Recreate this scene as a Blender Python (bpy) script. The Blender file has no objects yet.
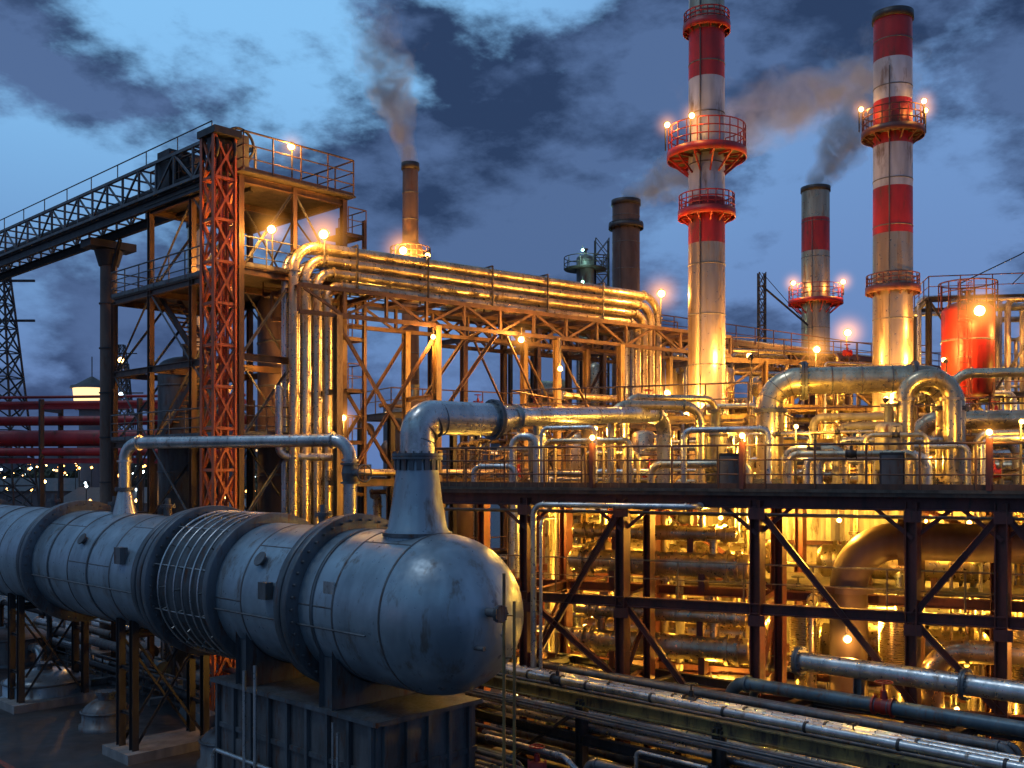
import bpy, math, random
from mathutils import Vector, Matrix, Quaternion
random.seed(11)
V = Vector
scene = bpy.context.scene
col = scene.collection
scene.view_settings.view_transform = 'Standard'
try: scene.view_settings.look = 'None'
except Exception: pass
scene.view_settings.exposure = 0
CAMZ = 9.0

# ------------------------------------------------------------ materials
def mat(name, c1, c2=None, metallic=0.0, rough=0.5, scale=1.5, bump=0.15, streak=True, rustc=None, rust=0.0, sz=0.25):
    m = bpy.data.materials.new(name); m.use_nodes = True
    nt = m.node_tree; N = nt.nodes; L = nt.links
    b = N['Principled BSDF']
    tc = N.new('ShaderNodeTexCoord')
    mp = N.new('ShaderNodeMapping'); mp.inputs['Scale'].default_value = (1, 1, sz if streak else 1)
    L.new(tc.outputs['Object'], mp.inputs['Vector'])
    n1 = N.new('ShaderNodeTexNoise'); n1.inputs['Scale'].default_value = scale; n1.inputs['Detail'].default_value = 3; n1.inputs['Roughness'].default_value = 0.65
    L.new(mp.outputs[0], n1.inputs['Vector'])
    r = N.new('ShaderNodeMapRange'); r.inputs[1].default_value = 0.35; r.inputs[2].default_value = 0.66
    L.new(n1.outputs[0], r.inputs[0])
    mx = N.new('ShaderNodeMix'); mx.data_type = 'RGBA'
    mx.inputs[6].default_value = (*c1, 1)
    c2 = c2 or tuple(x * 0.55 for x in c1)
    mx.inputs[7].default_value = (*c2, 1)
    L.new(r.outputs[0], mx.inputs[0])
    outc = mx.outputs[2]
    if rust > 0:
        n3 = N.new('ShaderNodeTexNoise'); n3.inputs['Scale'].default_value = scale * 2.3; n3.inputs['Detail'].default_value = 4; n3.inputs['Roughness'].default_value = 0.7
        L.new(mp.outputs[0], n3.inputs['Vector'])
        r3 = N.new('ShaderNodeMapRange'); r3.inputs[1].default_value = 0.66 - rust * 0.25; r3.inputs[2].default_value = 0.76 - rust * 0.15
        L.new(n3.outputs[0], r3.inputs[0])
        mx2 = N.new('ShaderNodeMix'); mx2.data_type = 'RGBA'
        L.new(outc, mx2.inputs[6]); mx2.inputs[7].default_value = (*(rustc or (0.09, 0.035, 0.015)), 1)
        L.new(r3.outputs[0], mx2.inputs[0]); outc = mx2.outputs[2]
        if metallic > 0:
            mm = N.new('ShaderNodeMapRange'); mm.inputs[3].default_value = metallic; mm.inputs[4].default_value = 0.1
            L.new(r3.outputs[0], mm.inputs[0]); L.new(mm.outputs[0], b.inputs['Metallic'])
    L.new(outc, b.inputs['Base Color'])
    if not (rust > 0 and metallic > 0): b.inputs['Metallic'].default_value = metallic
    n2 = N.new('ShaderNodeTexNoise'); n2.inputs['Scale'].default_value = scale * 6; n2.inputs['Detail'].default_value = 1
    L.new(tc.outputs['Object'], n2.inputs['Vector'])
    rr = N.new('ShaderNodeMapRange'); rr.inputs[3].default_value = max(0.05, rough - 0.15); rr.inputs[4].default_value = min(1, rough + 0.2)
    L.new(n2.outputs[0], rr.inputs[0]); L.new(rr.outputs[0], b.inputs['Roughness'])
    if bump > 0.13:
        bp = N.new('ShaderNodeBump'); bp.inputs['Strength'].default_value = bump; bp.inputs['Distance'].default_value = 0.03
        L.new(n2.outputs[0], bp.inputs['Height']); L.new(bp.outputs[0], b.inputs['Normal'])
    return m

def emat(name, c, s):
    m = bpy.data.materials.new(name); m.use_nodes = True
    b = m.node_tree.nodes['Principled BSDF']
    b.inputs['Base Color'].default_value = (*c, 1)
    b.inputs['Emission Color'].default_value = (*c, 1)
    b.inputs['Emission Strength'].default_value = s
    return m

M_vessel = mat('vessel_paint', (0.31, 0.385, 0.43), (0.18, 0.225, 0.255), 0.45, 0.33, 1.0, 0.14, rust=0.42, rustc=(0.12, 0.11, 0.10), sz=.3)
M_vdark = mat('vessel_flange', (0.13, 0.15, 0.165), (0.065, 0.075, 0.082), 0.45, 0.42, 2, 0.1, rust=0.45)
M_silver = mat('galvanised_pipe', (0.60, 0.60, 0.58), (0.32, 0.32, 0.31), 0.88, 0.30, 1.8, 0.14, rust=.35, rustc=(.2, .14, .10))
M_clad = mat('aluminium_cladding', (0.62, 0.52, 0.35), (0.33, 0.26, 0.165), 0.88, 0.30, 1.5, 0.14, rust=0.42, rustc=(0.14, 0.08, 0.035))
M_pipe2 = mat('pale_pipe_paint', (0.42, 0.38, 0.29), (0.22, 0.19, 0.14), 0.3, 0.38, 1.6, 0.1, rust=0.45)
M_dark = mat('dark_steel', (0.055, 0.05, 0.05), (0.025, 0.022, 0.02), 0.3, 0.5, 2, 0.1)
M_grey = mat('grey_steel', (0.15, 0.155, 0.16), (0.075, 0.075, 0.075), 0.4, 0.5, 2, 0.1, rust=0.5)
M_maroon = mat('maroon_steel', (0.13, 0.035, 0.028), (0.06, 0.02, 0.017), 0.1, 0.5, 2.2, 0.1, rust=0.4, rustc=(0.05, 0.025, 0.018))
M_brown = mat('brown_steel', (0.14, 0.075, 0.048), (0.06, 0.036, 0.026), 0.25, 0.5, 2.2, 0.1, rust=0.5)
M_orange = mat('orange_steel', (0.58, 0.12, 0.035), (0.30, 0.065, 0.025), 0.0, 0.5, 1.8, 0.1, rust=0.5)
M_ochre = mat('worn_ochre_paint', (0.26, 0.19, 0.06), (0.12, 0.09, 0.04), 0.1, 0.5, 2, 0.1, rust=0.7, rustc=(.05, .035, .025))
M_yelst = mat('ochre_steel', (0.31, 0.20, 0.085), (0.15, 0.095, 0.045), 0.1, 0.5, 2, 0.1, rust=0.6)
M_red = mat('red_paint', (0.42, 0.018, 0.014), (0.20, 0.013, 0.010), 0.0, 0.42, 1.0, 0.1, rust=0.4)
M_white = mat('white_paint', (0.62, 0.65, 0.70), (0.32, 0.34, 0.37), 0.2, 0.42, 0.8, 0.1, rust=0.45, rustc=(.17, .14, .12))
M_stackm = mat('stack_steel', (0.56, 0.46, 0.32), (0.25, 0.195, 0.13), 0.8, 0.32, 0.8, 0.15, rust=0.5, rustc=(.13, .08, .045), sz=.12)
M_bstack = mat('brown_stack', (0.17, 0.115, 0.085), (0.085, 0.055, 0.042), 0.3, 0.5, 0.8, 0.1, rust=0.4)
M_teal = mat('blue_grey_pipe', (0.11, 0.17, 0.20), (0.055, 0.09, 0.11), 0.4, 0.4, 2, 0.1, rust=0.4)
M_conc = mat('concrete', (0.24, 0.23, 0.22), (0.13, 0.125, 0.12), 0, 0.85, 1.5, 0.4)
M_grate = mat('deck_grating', (0.12, 0.10, 0.08), (0.06, 0.05, 0.04), 0.4, 0.6, 3, 0.1)
M_redgal = mat('red_gallery', (0.36, 0.025, 0.03), (0.19, 0.015, 0.02), 0, 0.5, 0.8, 0.1, rust=0.3)
M_asph = mat('asphalt', (0.055, 0.052, 0.052), (0.022, 0.021, 0.022), 0, 0.42, 0.35, 0.6, streak=False)
M_line = mat('faded_red_marking', (0.30, 0.06, 0.03), (0.10, 0.04, 0.03), 0, 0.7, 3, 0.1, streak=False, rust=.6, rustc=(.05, .045, .045))
M_leaf = mat('dark_foliage', (0.045, 0.06, 0.03), (0.02, 0.03, 0.015), 0, 0.8, 0.6, 0, streak=False)
M_bld = mat('facade', (0.16, 0.15, 0.16), (0.09, 0.09, 0.1), 0, 0.8, 0.1, 0)
E_warm = emat('lamp_glass_warm', (1.0, 0.56, 0.17), 20)
E_amber = emat('lamp_glass_amber', (1.0, 0.42, 0.09), 11)
E_cool = emat('lamp_glass_cool', (0.7, 0.9, 1.0), 12)
E_win = emat('lit_window', (1.0, 0.62, 0.28), 1.8)
E_green = emat('lamp_glass_green', (0.45, 1.0, 0.75), 6)

def glowmat(name, c, s):  # emission-only volume fading outward, imitates glow around a lamp; no actual mist
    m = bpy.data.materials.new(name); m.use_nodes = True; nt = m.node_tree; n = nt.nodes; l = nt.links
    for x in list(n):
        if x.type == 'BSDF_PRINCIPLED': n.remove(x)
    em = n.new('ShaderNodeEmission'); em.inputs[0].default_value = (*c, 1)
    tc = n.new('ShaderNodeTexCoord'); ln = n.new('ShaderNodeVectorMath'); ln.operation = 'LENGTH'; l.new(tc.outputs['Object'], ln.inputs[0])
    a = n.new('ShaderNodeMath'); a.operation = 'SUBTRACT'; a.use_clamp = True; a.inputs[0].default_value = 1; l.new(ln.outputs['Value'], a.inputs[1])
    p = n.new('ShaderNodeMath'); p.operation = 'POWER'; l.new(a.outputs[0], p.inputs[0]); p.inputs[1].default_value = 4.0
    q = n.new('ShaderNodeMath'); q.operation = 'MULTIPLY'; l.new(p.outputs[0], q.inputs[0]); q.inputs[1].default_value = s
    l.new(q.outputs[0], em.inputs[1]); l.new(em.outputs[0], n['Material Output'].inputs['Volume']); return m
H_warm = glowmat('glow_halo_warm', (1.0, 0.38, 0.06), 2.2)
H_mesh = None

# ------------------------------------------------------------ builder
def frame(d, up=None):
    d = d.normalized()
    up = V(up) if up is not None else V((0, 0, 1))
    if abs(d.dot(up)) > 0.98: up = V((0.722, -0.692, 0)) if abs(d.z) > 0.9 else V((0, 0, 1))
    s = d.cross(up).normalized(); u = s.cross(d).normalized()
    return d, s, u

def fillet(pts, R, k=6):
    pts = [V(p) for p in pts]
    out = [pts[0]]
    for i in range(1, len(pts) - 1):
        a, p, c = pts[i - 1], pts[i], pts[i + 1]
        d1 = (p - a).normalized(); d2 = (c - p).normalized()
        th = d1.angle(d2)
        if th < 0.03: out.append(p); continue
        r = R; tl = r * math.tan(th / 2); mxl = 0.49 * min((p - a).length, (c - p).length)
        if tl > mxl: tl = mxl; r = tl / math.tan(th / 2)
        cen = p + (d2 - d1).normalized() * (r / math.cos(th / 2))
        v0 = (p - d1 * tl) - cen; ax = d1.cross(d2).normalized()
        for j in range(k + 1):
            out.append(cen + Quaternion(ax, th * j / k) @ v0)
    out.append(pts[-1])
    return out

class Obj:
    def __init__(s, name, origin=(0, 0, 0)):
        s.name = name; s.o = V(origin); s.parts = {}; s.cur = None; s.extra = []; s.haze = []
    def use(s, part, m):
        if part not in s.parts: s.parts[part] = ([], [], [], m)
        s.cur = s.parts[part]; return s
    def add(s, vs, fs, smooth=False):
        v, f, sm, _ = s.cur; n = len(v)
        v.extend(vs)
        f.extend([tuple(i + n for i in q) for q in fs])
        sm.extend([smooth] * len(fs))
    def cyl(s, p0, p1, r0, r1=None, n=14, cap=True):
        p0 = V(p0); p1 = V(p1); r1 = r0 if r1 is None else r1
        d, a, b = frame(p1 - p0)
        vs = []
        cs = [(math.cos(2 * math.pi * i / n), math.sin(2 * math.pi * i / n)) for i in range(n)]
        for p, r in ((p0, r0), (p1, r1)):
            for c, q in cs: vs.append(p + a * (c * r) + b * (q * r))
        s.add(vs, [(i, i + n, (i + 1) % n + n, (i + 1) % n) for i in range(n)], True)
        if cap:
            s.add(vs, [tuple(range(n)), tuple(range(2 * n - 1, n - 1, -1))], False)
    def sweep(s, pts, r, n=12, cap=True, closed=False):
        pts = [V(p) for p in pts]
        m = len(pts)
        rr = r if isinstance(r, (list, tuple)) else [r] * m
        tang = []
        for i in range(m):
            if closed: t = pts[(i + 1) % m] - pts[i - 1]
            elif i == 0: t = pts[1] - pts[0]
            elif i == m - 1: t = pts[-1] - pts[-2]
            else: t = (pts[i + 1] - pts[i]).normalized() + (pts[i] - pts[i - 1]).normalized()
            tang.append(t.normalized())
        d, a, b = frame(tang[0])
        vs = []
        for i in range(m):
            if i > 0:
                q = tang[i - 1].rotation_difference(tang[i])
                a = q @ a; b = q @ b
            for j in range(n):
                an = 2 * math.pi * j / n
                vs.append(pts[i] + a * (math.cos(an) * rr[i]) + b * (math.sin(an) * rr[i]))
        fs = []
        for i in range(m if closed else m - 1):
            i2 = (i + 1) % m
            for j in range(n):
                fs.append((i * n + j, i * n + (j + 1) % n, i2 * n + (j + 1) % n, i2 * n + j))
        s.add(vs, fs, True)
        if cap and not closed:
            s.add(vs[:n] + vs[-n:], [tuple(range(n - 1, -1, -1)), tuple(range(n, 2 * n))], False)
    def ring(s, c, ax, R, r, k=24, n=6):
        d, a, b = frame(V(ax)); c = V(c)
        s.sweep([c + a * (R * math.cos(2 * math.pi * i / k)) + b * (R * math.sin(2 * math.pi * i / k)) for i in range(k)], r, n, False, True)
    def rev(s, p0, ax, prof, n=32):
        p0 = V(p0); d, a, b = frame(V(ax))
        vs = []
        for t, r in prof:
            for j in range(n):
                an = 2 * math.pi * j / n
                vs.append(p0 + d * t + a * (r * math.cos(an)) + b * (r * math.sin(an)))
        fs = []
        for i in range(len(prof) - 1):
            for j in range(n):
                fs.append((i * n + j, (i + 1) * n + j, (i + 1) * n + (j + 1) % n, i * n + (j + 1) % n))
        s.add(vs, fs, True)
    def flange(s, c, ax, r, t=0.06, bolts=0, n=20, gap=True):
        c = V(c); d, a, b = frame(V(ax))
        if gap:
            s.cyl(c - d * t, c - d * t * 0.1, r, n=n); s.cyl(c + d * t * 0.1, c + d * t, r, n=n)
        else: s.cyl(c - d * t, c + d * t, r, n=n)
        for i in range(bolts):
            an = 2 * math.pi * i / bolts
            q = c + a * (r * 0.9 * math.cos(an)) + b * (r * 0.9 * math.sin(an))
            s.cyl(q - d * (t * 1.7), q + d * (t * 1.7), max(0.018, r * 0.035), n=6)
    def pipe(s, pts, r, R=None, n=12, fl=True, k=6):
        R = R if R is not None else r * 2.6
        pts = [V(p) for p in pts]
        s.sweep(fillet(pts, R, k), r, n)
        if fl:
            for i in range(len(pts) - 1):
                a, b = pts[i], pts[i + 1]; L = (b - a).length; d = (b - a).normalized()
                q0 = R * 1.0 if i > 0 else r * 0.6
                q1 = R * 1.0 if i < len(pts) - 2 else r * 0.6
                if L > q0 + q1 + r * 2:
                    for q in (q0 + r * .1, L - q1 - r * .1):
                        s.cyl(a + d * (q - r * .16), a + d * (q + r * .16), r * 1.32, n=n)
                    st = 3.0 + r * 4
                    q = q0 + st
                    while q < L - q1 - 1:
                        s.cyl(a + d * (q - r * .06), a + d * (q + r * .06), r * 1.07, n=n); q += st
    def beam(s, p0, p1, w=0.2, h=0.25, up=None, kind='I'):
        p0 = V(p0); p1 = V(p1); d, a, b = frame(p1 - p0, up)
        W = w / 2; H = h / 2; tf = h * 0.1; tw = w * 0.07
        if kind == 'I':
            pr = [(-W, -H), (W, -H), (W, -H + tf), (tw, -H + tf), (tw, H - tf), (W, H - tf), (W, H), (-W, H), (-W, H - tf), (-tw, H - tf), (-tw, -H + tf), (-W, -H + tf)]
            caps = [(0, 1, 2, 3, 10, 11), (3, 4, 9, 10), (4, 5, 6, 7, 8, 9)]
        elif kind == 'L':
            t = w * 0.14
            pr = [(-W, -H), (W, -H), (W, -H + t), (-W + t, -H + t), (-W + t, H), (-W, H)]
            caps = [(0, 1, 2, 3), (0, 3, 4, 5)]
        else:
            pr = [(-W, -H), (W, -H), (W, H), (-W, H)]; caps = [(0, 1, 2, 3)]
        n = len(pr)
        vs = [p + a * x + b * y for p in (p0, p1) for x, y in pr]
        fs = [(i, (i + 1) % n, (i + 1) % n + n, i + n) for i in range(n)]
        fs += [tuple(reversed(c)) for c in caps] + [tuple(i + n for i in c) for c in caps]
        s.add(vs, fs)
    def box(s, c, sz, ax=(1, 0, 0)):
        c = V(c); x = V(ax).normalized(); d = x * (sz[0] / 2)
        s.beam(c - d, c + d, sz[1], sz[2], kind='B')
    def rail(s, pts, h=1.1, step=1.5, r=0.028, mids=2, toe=True, n=6):
        pts = [V(p) for p in pts]; z = V((0, 0, 1))
        for i in range(len(pts) - 1):
            a, b = pts[i], pts[i + 1]; L = (b - a).length; k = max(1, round(L / step))
            for j in range(k + 1):
                if j == 0 and i > 0: continue
                q = a.lerp(b, j / k); s.cyl(q, q + z * h, r, n=n)
            for m in range(mids + 1):
                zz = h * (1 - m / (mids + 1)); s.cyl(a + z * zz, b + z * zz, r * (1.05 if m == 0 else .75), n=n)
            if toe:
                s.beam(a + z * .08, b + z * .08, 0.015, 0.14, kind='B')
    def lattice(s, p0, p1, w, e1, e2, step=None, t=0.12):
        p0 = V(p0); p1 = V(p1); e1 = V(e1) * (w / 2); e2 = V(e2) * (w / 2)
        cs = [e1 + e2, e1 - e2, -e1 - e2, -e1 + e2]
        L = (p1 - p0).length; step = step or w; k = max(1, round(L / step))
        for c in cs: s.beam(p0 + c, p1 + c, t, t, kind='L')
        for i in range(k):
            a = p0.lerp(p1, i / k); b = p0.lerp(p1, (i + 1) / k)
            for j in range(4):
                c, e = cs[j], cs[(j + 1) % 4]
                s.beam(a + c, a + e, t * .6, t * .6, kind='B')
                s.beam(a + c, b + e, t * .5, t * .5, kind='B')
                s.beam(a + e, b + c, t * .45, t * .45, kind='B')
    def truss(s, p0, p1, h, step, t=0.12, x=False):
        p0 = V(p0); p1 = V(p1); z = V((0, 0, h)); L = (p1 - p0).length; k = max(1, round(L / step))
        s.beam(p0, p1, t, t, kind='B'); s.beam(p0 + z, p1 + z, t, t, kind='B')
        for i in range(k + 1):
            a = p0.lerp(p1, i / k); s.beam(a, a + z, t * .7, t * .7, kind='B')
            if i < k:
                b = p0.lerp(p1, (i + 1) / k)
                if i % 2 or x: s.beam(a, b + z, t * .6, t * .6, kind='B')
                if not i % 2 or x: s.beam(a + z, b, t * .6, t * .6, kind='B')
    def ladder(s, p0, p1, side, w=0.45, cage=True, out=None, r=0.025):
        p0 = V(p0); p1 = V(p1); sd = V(side).normalized() * (w / 2); L = (p1 - p0).length
        s.cyl(p0 - sd, p1 - sd, r, n=5); s.cyl(p0 + sd, p1 + sd, r, n=5)
        k = int(L / 0.3)
        for i in range(k):
            q = p0.lerp(p1, (i + .5) / k); s.cyl(q - sd, q + sd, r * .7, n=4)
        if cage and out is not None:
            o = V(out).normalized()
            k = int(L / 0.9)
            def hp(q, an): return q + sd.normalized() * (0.36 * math.cos(an)) + o * (0.36 * math.sin(an) + .33)
            for i in range(3, k + 1):
                q = p0.lerp(p1, i / k)
                s.sweep([hp(q, a_) for a_ in [math.radians(x) for x in range(-50, 231, 40)]], r * .8, 4)
            for a_ in (-30, 30, 90, 150, 210):
                a2 = math.radians(a_); s.cyl(hp(p0.lerp(p1, 3 / max(k, 4)), a2), hp(p1, a2), r * .6, n=4)
    def valve(s, c, ax, r, up=(0, 0, 1)):
        c = V(c); d = V(ax).normalized(); u = V(up)
        s.cyl(c - d * r * 1.6, c - d * r * 1.3, r * 1.5); s.cyl(c + d * r * 1.3, c + d * r * 1.6, r * 1.5)
        s.cyl(c - d * r * 1.3, c, r * 1.1, r * 1.35, cap=False); s.cyl(c, c + d * r * 1.3, r * 1.35, r * 1.1, cap=False)
        s.cyl(c, c + u * r * 2.4, r * .7, r * .45); s.cyl(c + u * r * 2.4, c + u * r * 3.8, r * .18, n=6)
        s.ring(c + u * r * 3.7, u, r * 1.3, r * .13, 16, 5)
        dd, a, b = frame(u)
        s.cyl(c + u * r * 3.7 - a * r * 1.3, c + u * r * 3.7 + a * r * 1.3, r * .09, n=4)
        s.cyl(c + u * r * 3.7 - b * r * 1.3, c + u * r * 3.7 + b * r * 1.3, r * .09, n=4)
    def done(s):
        global H_mesh
        root = bpy.data.objects.new(s.name, None); root.empty_display_size = 0.5
        root.location = s.o; col.objects.link(root)
        for pn, (v, f, sm, m) in s.parts.items():
            if not f: continue
            me = bpy.data.meshes.new(pn)
            me.from_pydata([tuple(V(q) - s.o) for q in v], [], f)
            me.polygons.foreach_set('use_smooth', sm)
            me.materials.append(m); me.update()
            ob = bpy.data.objects.new(pn, me); ob.parent = root; col.objects.link(ob)
        for pos, power, c, rad in s.extra:
            ld = bpy.data.lights.new('light', 'POINT'); ld.energy = power; ld.color = c; ld.shadow_soft_size = rad
            lo = bpy.data.objects.new('light', ld); lo.location = V(pos) - s.o; lo.parent = root; col.objects.link(lo)
        for pos, R in s.haze:  # added glow spheres around lamps, also brighten nearby surfaces
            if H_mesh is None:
                t = Obj('x'); t.use('glow_halo', H_warm); t.rev((0, 0, 0), (0, 0, 1), [(-math.cos(math.radians(a)), max(.001, math.sin(math.radians(a)))) for a in range(0, 181, 20)], 12)
                v, f, sm, m = t.parts['glow_halo']; H_mesh = bpy.data.meshes.new('glow_halo'); H_mesh.from_pydata([tuple(q) for q in v], [], f); H_mesh.materials.append(H_warm)
            ob = bpy.data.objects.new('glow_halo', H_mesh); ob.location = V(pos) - s.o; ob.scale = (R, R, R); ob.parent = root; col.objects.link(ob)
        return root

WARM = (1.0, 0.43, 0.075); YEL = (1.0, 0.51, 0.06)
def lamp(p, power=300, size=0.16, post=0.0, c=WARM, em=None, d=(0, -1, -0.35), name='flood_lamp', hang=0.0, haze=None):
    o = Obj(name, p); p = V(p); d = V(d).normalized()
    o.use('glass', em or E_warm); size *= .62
    o.rev(p, d, [(-size, 0.01), (-size * .8, size * .6), (-size * .3, size * .95), (size * .2, size * .95), (size * .7, size * .6), (size * .95, 0.01)], 12)
    o.use('housing', M_dark)
    o.cyl(p - d * size * 1.7, p - d * size * .5, size * .6, size * 1.25, 12)
    if post: o.cyl(p - V((0, 0, post)) - d * size * 1.2, p - d * size * 1.2, 0.035, n=6)
    if hang: o.cyl(p - d * size * 1.2, p - d * size * 1.2 + V((0, 0, hang)), 0.03, n=6)
    if power: o.extra.append((p + d * (size + 0.22), power, c, 0.08))
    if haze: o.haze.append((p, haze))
    return o.done()

# ------------------------------------------------------------ world
w = bpy.data.worlds.new('World'); scene.world = w; w.use_nodes = True
nt = w.node_tree; N = nt.nodes; L = nt.links
bg = N['Background']
tc = N.new('ShaderNodeTexCoord')
vn = N.new('ShaderNodeVectorMath'); vn.operation = 'NORMALIZE'; L.new(tc.outputs['Generated'], vn.inputs[0])
mp = N.new('ShaderNodeMapping'); mp.inputs['Scale'].default_value = (1, 1, 1.9); mp.inputs['Location'].default_value = (5.3, 1.4, 2.9)
mp.inputs['Rotation'].default_value = (0.0, 0.45, 0)
L.new(vn.outputs[0], mp.inputs['Vector'])
def noise(sc, det, ro, dist=0.0, src=None):
    n = N.new('ShaderNodeTexNoise'); n.inputs['Scale'].default_value = sc; n.inputs['Detail'].default_value = det
    n.inputs['Roughness'].default_value = ro; n.inputs['Distortion'].default_value = dist
    L.new(src or mp.outputs[0], n.inputs['Vector']); return n.outputs[0]
def math_(op, a, b=None):
    n = N.new('ShaderNodeMath'); n.operation = op
    for i, x in enumerate((a, b)):
        if x is None: continue
        if isinstance(x, (int, float)): n.inputs[i].default_value = x
        else: L.new(x, n.inputs[i])
    return n.outputs[0]
def mrange(x, a, b, c=0, d=1, sm=True):
    n = N.new('ShaderNodeMapRange'); n.interpolation_type = 'SMOOTHSTEP' if sm else 'LINEAR'
    L.new(x, n.inputs[0])
    for i, q in enumerate((a, b, c, d)): n.inputs[i + 1].default_value = q
    return n.outputs[0]
def mixc(f, a, b):
    n = N.new('ShaderNodeMix'); n.data_type = 'RGBA'
    if isinstance(f, (int, float)): n.inputs[0].default_value = f
    else: L.new(f, n.inputs[0])
    for i, x in ((6, a), (7, b)):
        if isinstance(x, tuple): n.inputs[i].default_value = (*x, 1)
        else: L.new(x, n.inputs[i])
    return n.outputs[2]
cl0 = noise(3.0, 7, 0.58, 0.15)
cl = math_('ADD', cl0, math_('MULTIPLY', math_('SUBTRACT', noise(8.5, 6, 0.62), .5), .46))
blobs = [((-.36, 1, .45), .27, -.14), ((-.48, 1, .27), .15, -.11), ((.05, 1, .46), .12, -.14), ((.42, 1, .29), .20, -.12), ((-.06, 1, .17), .14, -.13), ((.17, 1, .24), .12, -.09), ((.36, 1, .17), .16, -.10),
         ((-.10, 1, .37), .20, .11), ((.27, 1, .41), .22, .08), ((-.34, 1, .345), .15, .17), ((.0, 1, .27), .16, .05), ((-.38, 1, .19), .14, .05), ((-.44, 1, .09), .14, -.10)]
for c, r, wt in blobs:
    dn = N.new('ShaderNodeVectorMath'); dn.operation = 'DISTANCE'; L.new(vn.outputs[0], dn.inputs[0])
    dn.inputs[1].default_value = tuple(V(c).normalized())
    cl = math_('ADD', cl, mrange(dn.outputs['Value'], 0, r, wt, 0))
mask = mrange(cl, .40, .55)
sep = N.new('ShaderNodeSeparateXYZ'); L.new(vn.outputs[0], sep.inputs[0])
elev = mrange(sep.outputs[2], 0.04, 0.42)
clear = mixc(elev, (0.10, 0.19, 0.43), (0.22, 0.50, 0.84))
side = mrange(sep.outputs[0], -.15, .35)
clear = mixc(math_('MULTIPLY', side, 0.7), clear, (0.12, 0.21, 0.47))
sky = N.new('ShaderNodeTexSky'); sky.sky_type = 'NISHITA'; sky.sun_disc = False
sky.sun_elevation = math.radians(2); sky.sun_rotation = math.radians(250)
skm = N.new('ShaderNodeVectorMath'); skm.operation = 'SCALE'; L.new(sky.outputs[0], skm.inputs[0]); skm.inputs['Scale'].default_value = 0.015
addn = N.new('ShaderNodeVectorMath'); addn.operation = 'ADD'; L.new(clear, addn.inputs[0]); L.new(skm.outputs[0], addn.inputs[1])
mp2 = N.new('ShaderNodeVectorMath'); mp2.operation = 'ADD'; L.new(mp.outputs[0], mp2.inputs[0]); mp2.inputs[1].default_value = (.03, 0, -.09)
dens2 = noise(3.0, 7, 0.58, 0.15, mp2.outputs[0])
edge = math_('SUBTRACT', cl0, dens2)
shade = math_('ADD', mrange(noise(6.0, 7, .62), .38, .62), math_('MULTIPLY', edge, 2.6))
n_ = N.new('ShaderNodeClamp'); L.new(shade, n_.inputs[0]); shade = n_.outputs[0]
cloudc = mixc(shade, (0.024, 0.048, 0.115), (0.082, 0.145, 0.30))
cloudc = mixc(math_('MULTIPLY', mrange(sep.outputs[2], .26, .02), .4), cloudc, (0.07, 0.11, 0.25))
skyc = mixc(mask, addn.outputs[0], cloudc)
L.new(skyc, bg.inputs['Color']); bg.inputs['Strength'].default_value = 1.05
sd = bpy.data.lights.new('sun', 'SUN'); sd.energy = 0.5; sd.angle = math.radians(14); sd.color = (0.74, 0.86, 1.0)
so = bpy.data.objects.new('sun', sd); col.objects.link(so)
so.rotation_euler = V((0.45, 0.15, -1.0)).to_track_quat('-Z', 'Y').to_euler()

# ------------------------------------------------------------ camera
cd = bpy.data.cameras.new('camera'); cam = bpy.data.objects.new('camera', cd); col.objects.link(cam)
cam.location = (0, 0, CAMZ); cam.rotation_euler = (math.radians(90), 0, 0)
cd.lens = 35.156; cd.sensor_width = 36; cd.shift_y = 0.084; cd.clip_end = 6000; cd.clip_start = 0.3
scene.camera = cam

# ------------------------------------------------------------ ground
g = Obj('ground'); g.use('asphalt_sheet', M_asph)
g.add([V((-3000, -500, 0)), V((3000, -500, 0)), V((3000, 5000, 0)), V((-3000, 5000, 0))], [(0, 1, 2, 3)]); g.done()
vd = V((-.722, .692, 0)); wd = V((.692, .722, 0)); Z = V((0, 0, 1))
def strip(o, p, d, L_, w_, z):
    p = V(p); d = V(d).normalized(); s = d.cross(Z) * (w_ / 2); p.z = z
    o.add([p - s, p + s, p + d * L_ + s, p + d * L_ - s], [(0, 1, 2, 3)])
g = Obj('service_road'); g.use('concrete_slab', M_conc); strip(g, (-13, 24, 0), vd, 60, 3.2, 0.006)
g.use('painted_line', M_line); strip(g, (-9.2, 24.5, 0), vd, 70, .2, 0.012); strip(g, (-15.5, 22.6, 0), vd, 70, .2, 0.012); g.done()

# ------------------------------------------------------------ big horizontal vessel
A0 = V((-1.62, 23.0, 5.7)); RV = 1.84
def VT(t, r=0, an=0):
    return A0 + vd * t + (Z * math.cos(an) - wd * math.sin(an)) * r
o = Obj('horizontal_process_vessel', (A0.x, A0.y, 0))
o.use('shell', M_vessel)
prof = [(-RV * 1.05 * math.cos(math.radians(a)), RV * math.sin(math.radians(a))) for a in [0.5] + list(range(5, 91, 5))] + [(46, RV)]
prof += [(46 + RV * .9 * math.sin(math.radians(a)), RV * math.cos(math.radians(a))) for a in range(10, 90, 10)] + [(46 + RV * .9, 0.01)]
o.rev(A0, vd, prof, 80)
o.use('plate_seams', M_grey)
for t in [0.0, 1.7, 5.6, 13.2, 16.3, 22.5, 26, 30.5, 37, 41]:
    o.rev(A0, vd, [(t - .03, RV), (t - .025, RV + .014), (t + .025, RV + .014), (t + .03, RV)], 80)
for (ta, tb, an) in ((0, 1.7, .5), (1.7, 3.1, 1.5), (3.6, 5.6, .75), (5.6, 6.9, 1.6), (11.1, 13.2, .6), (13.2, 16.3, 1.4), (16.3, 19.3, .7)):
    o.cyl(VT(ta, RV - .012, an), VT(tb, RV - .012, an), .024, n=6)
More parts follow.
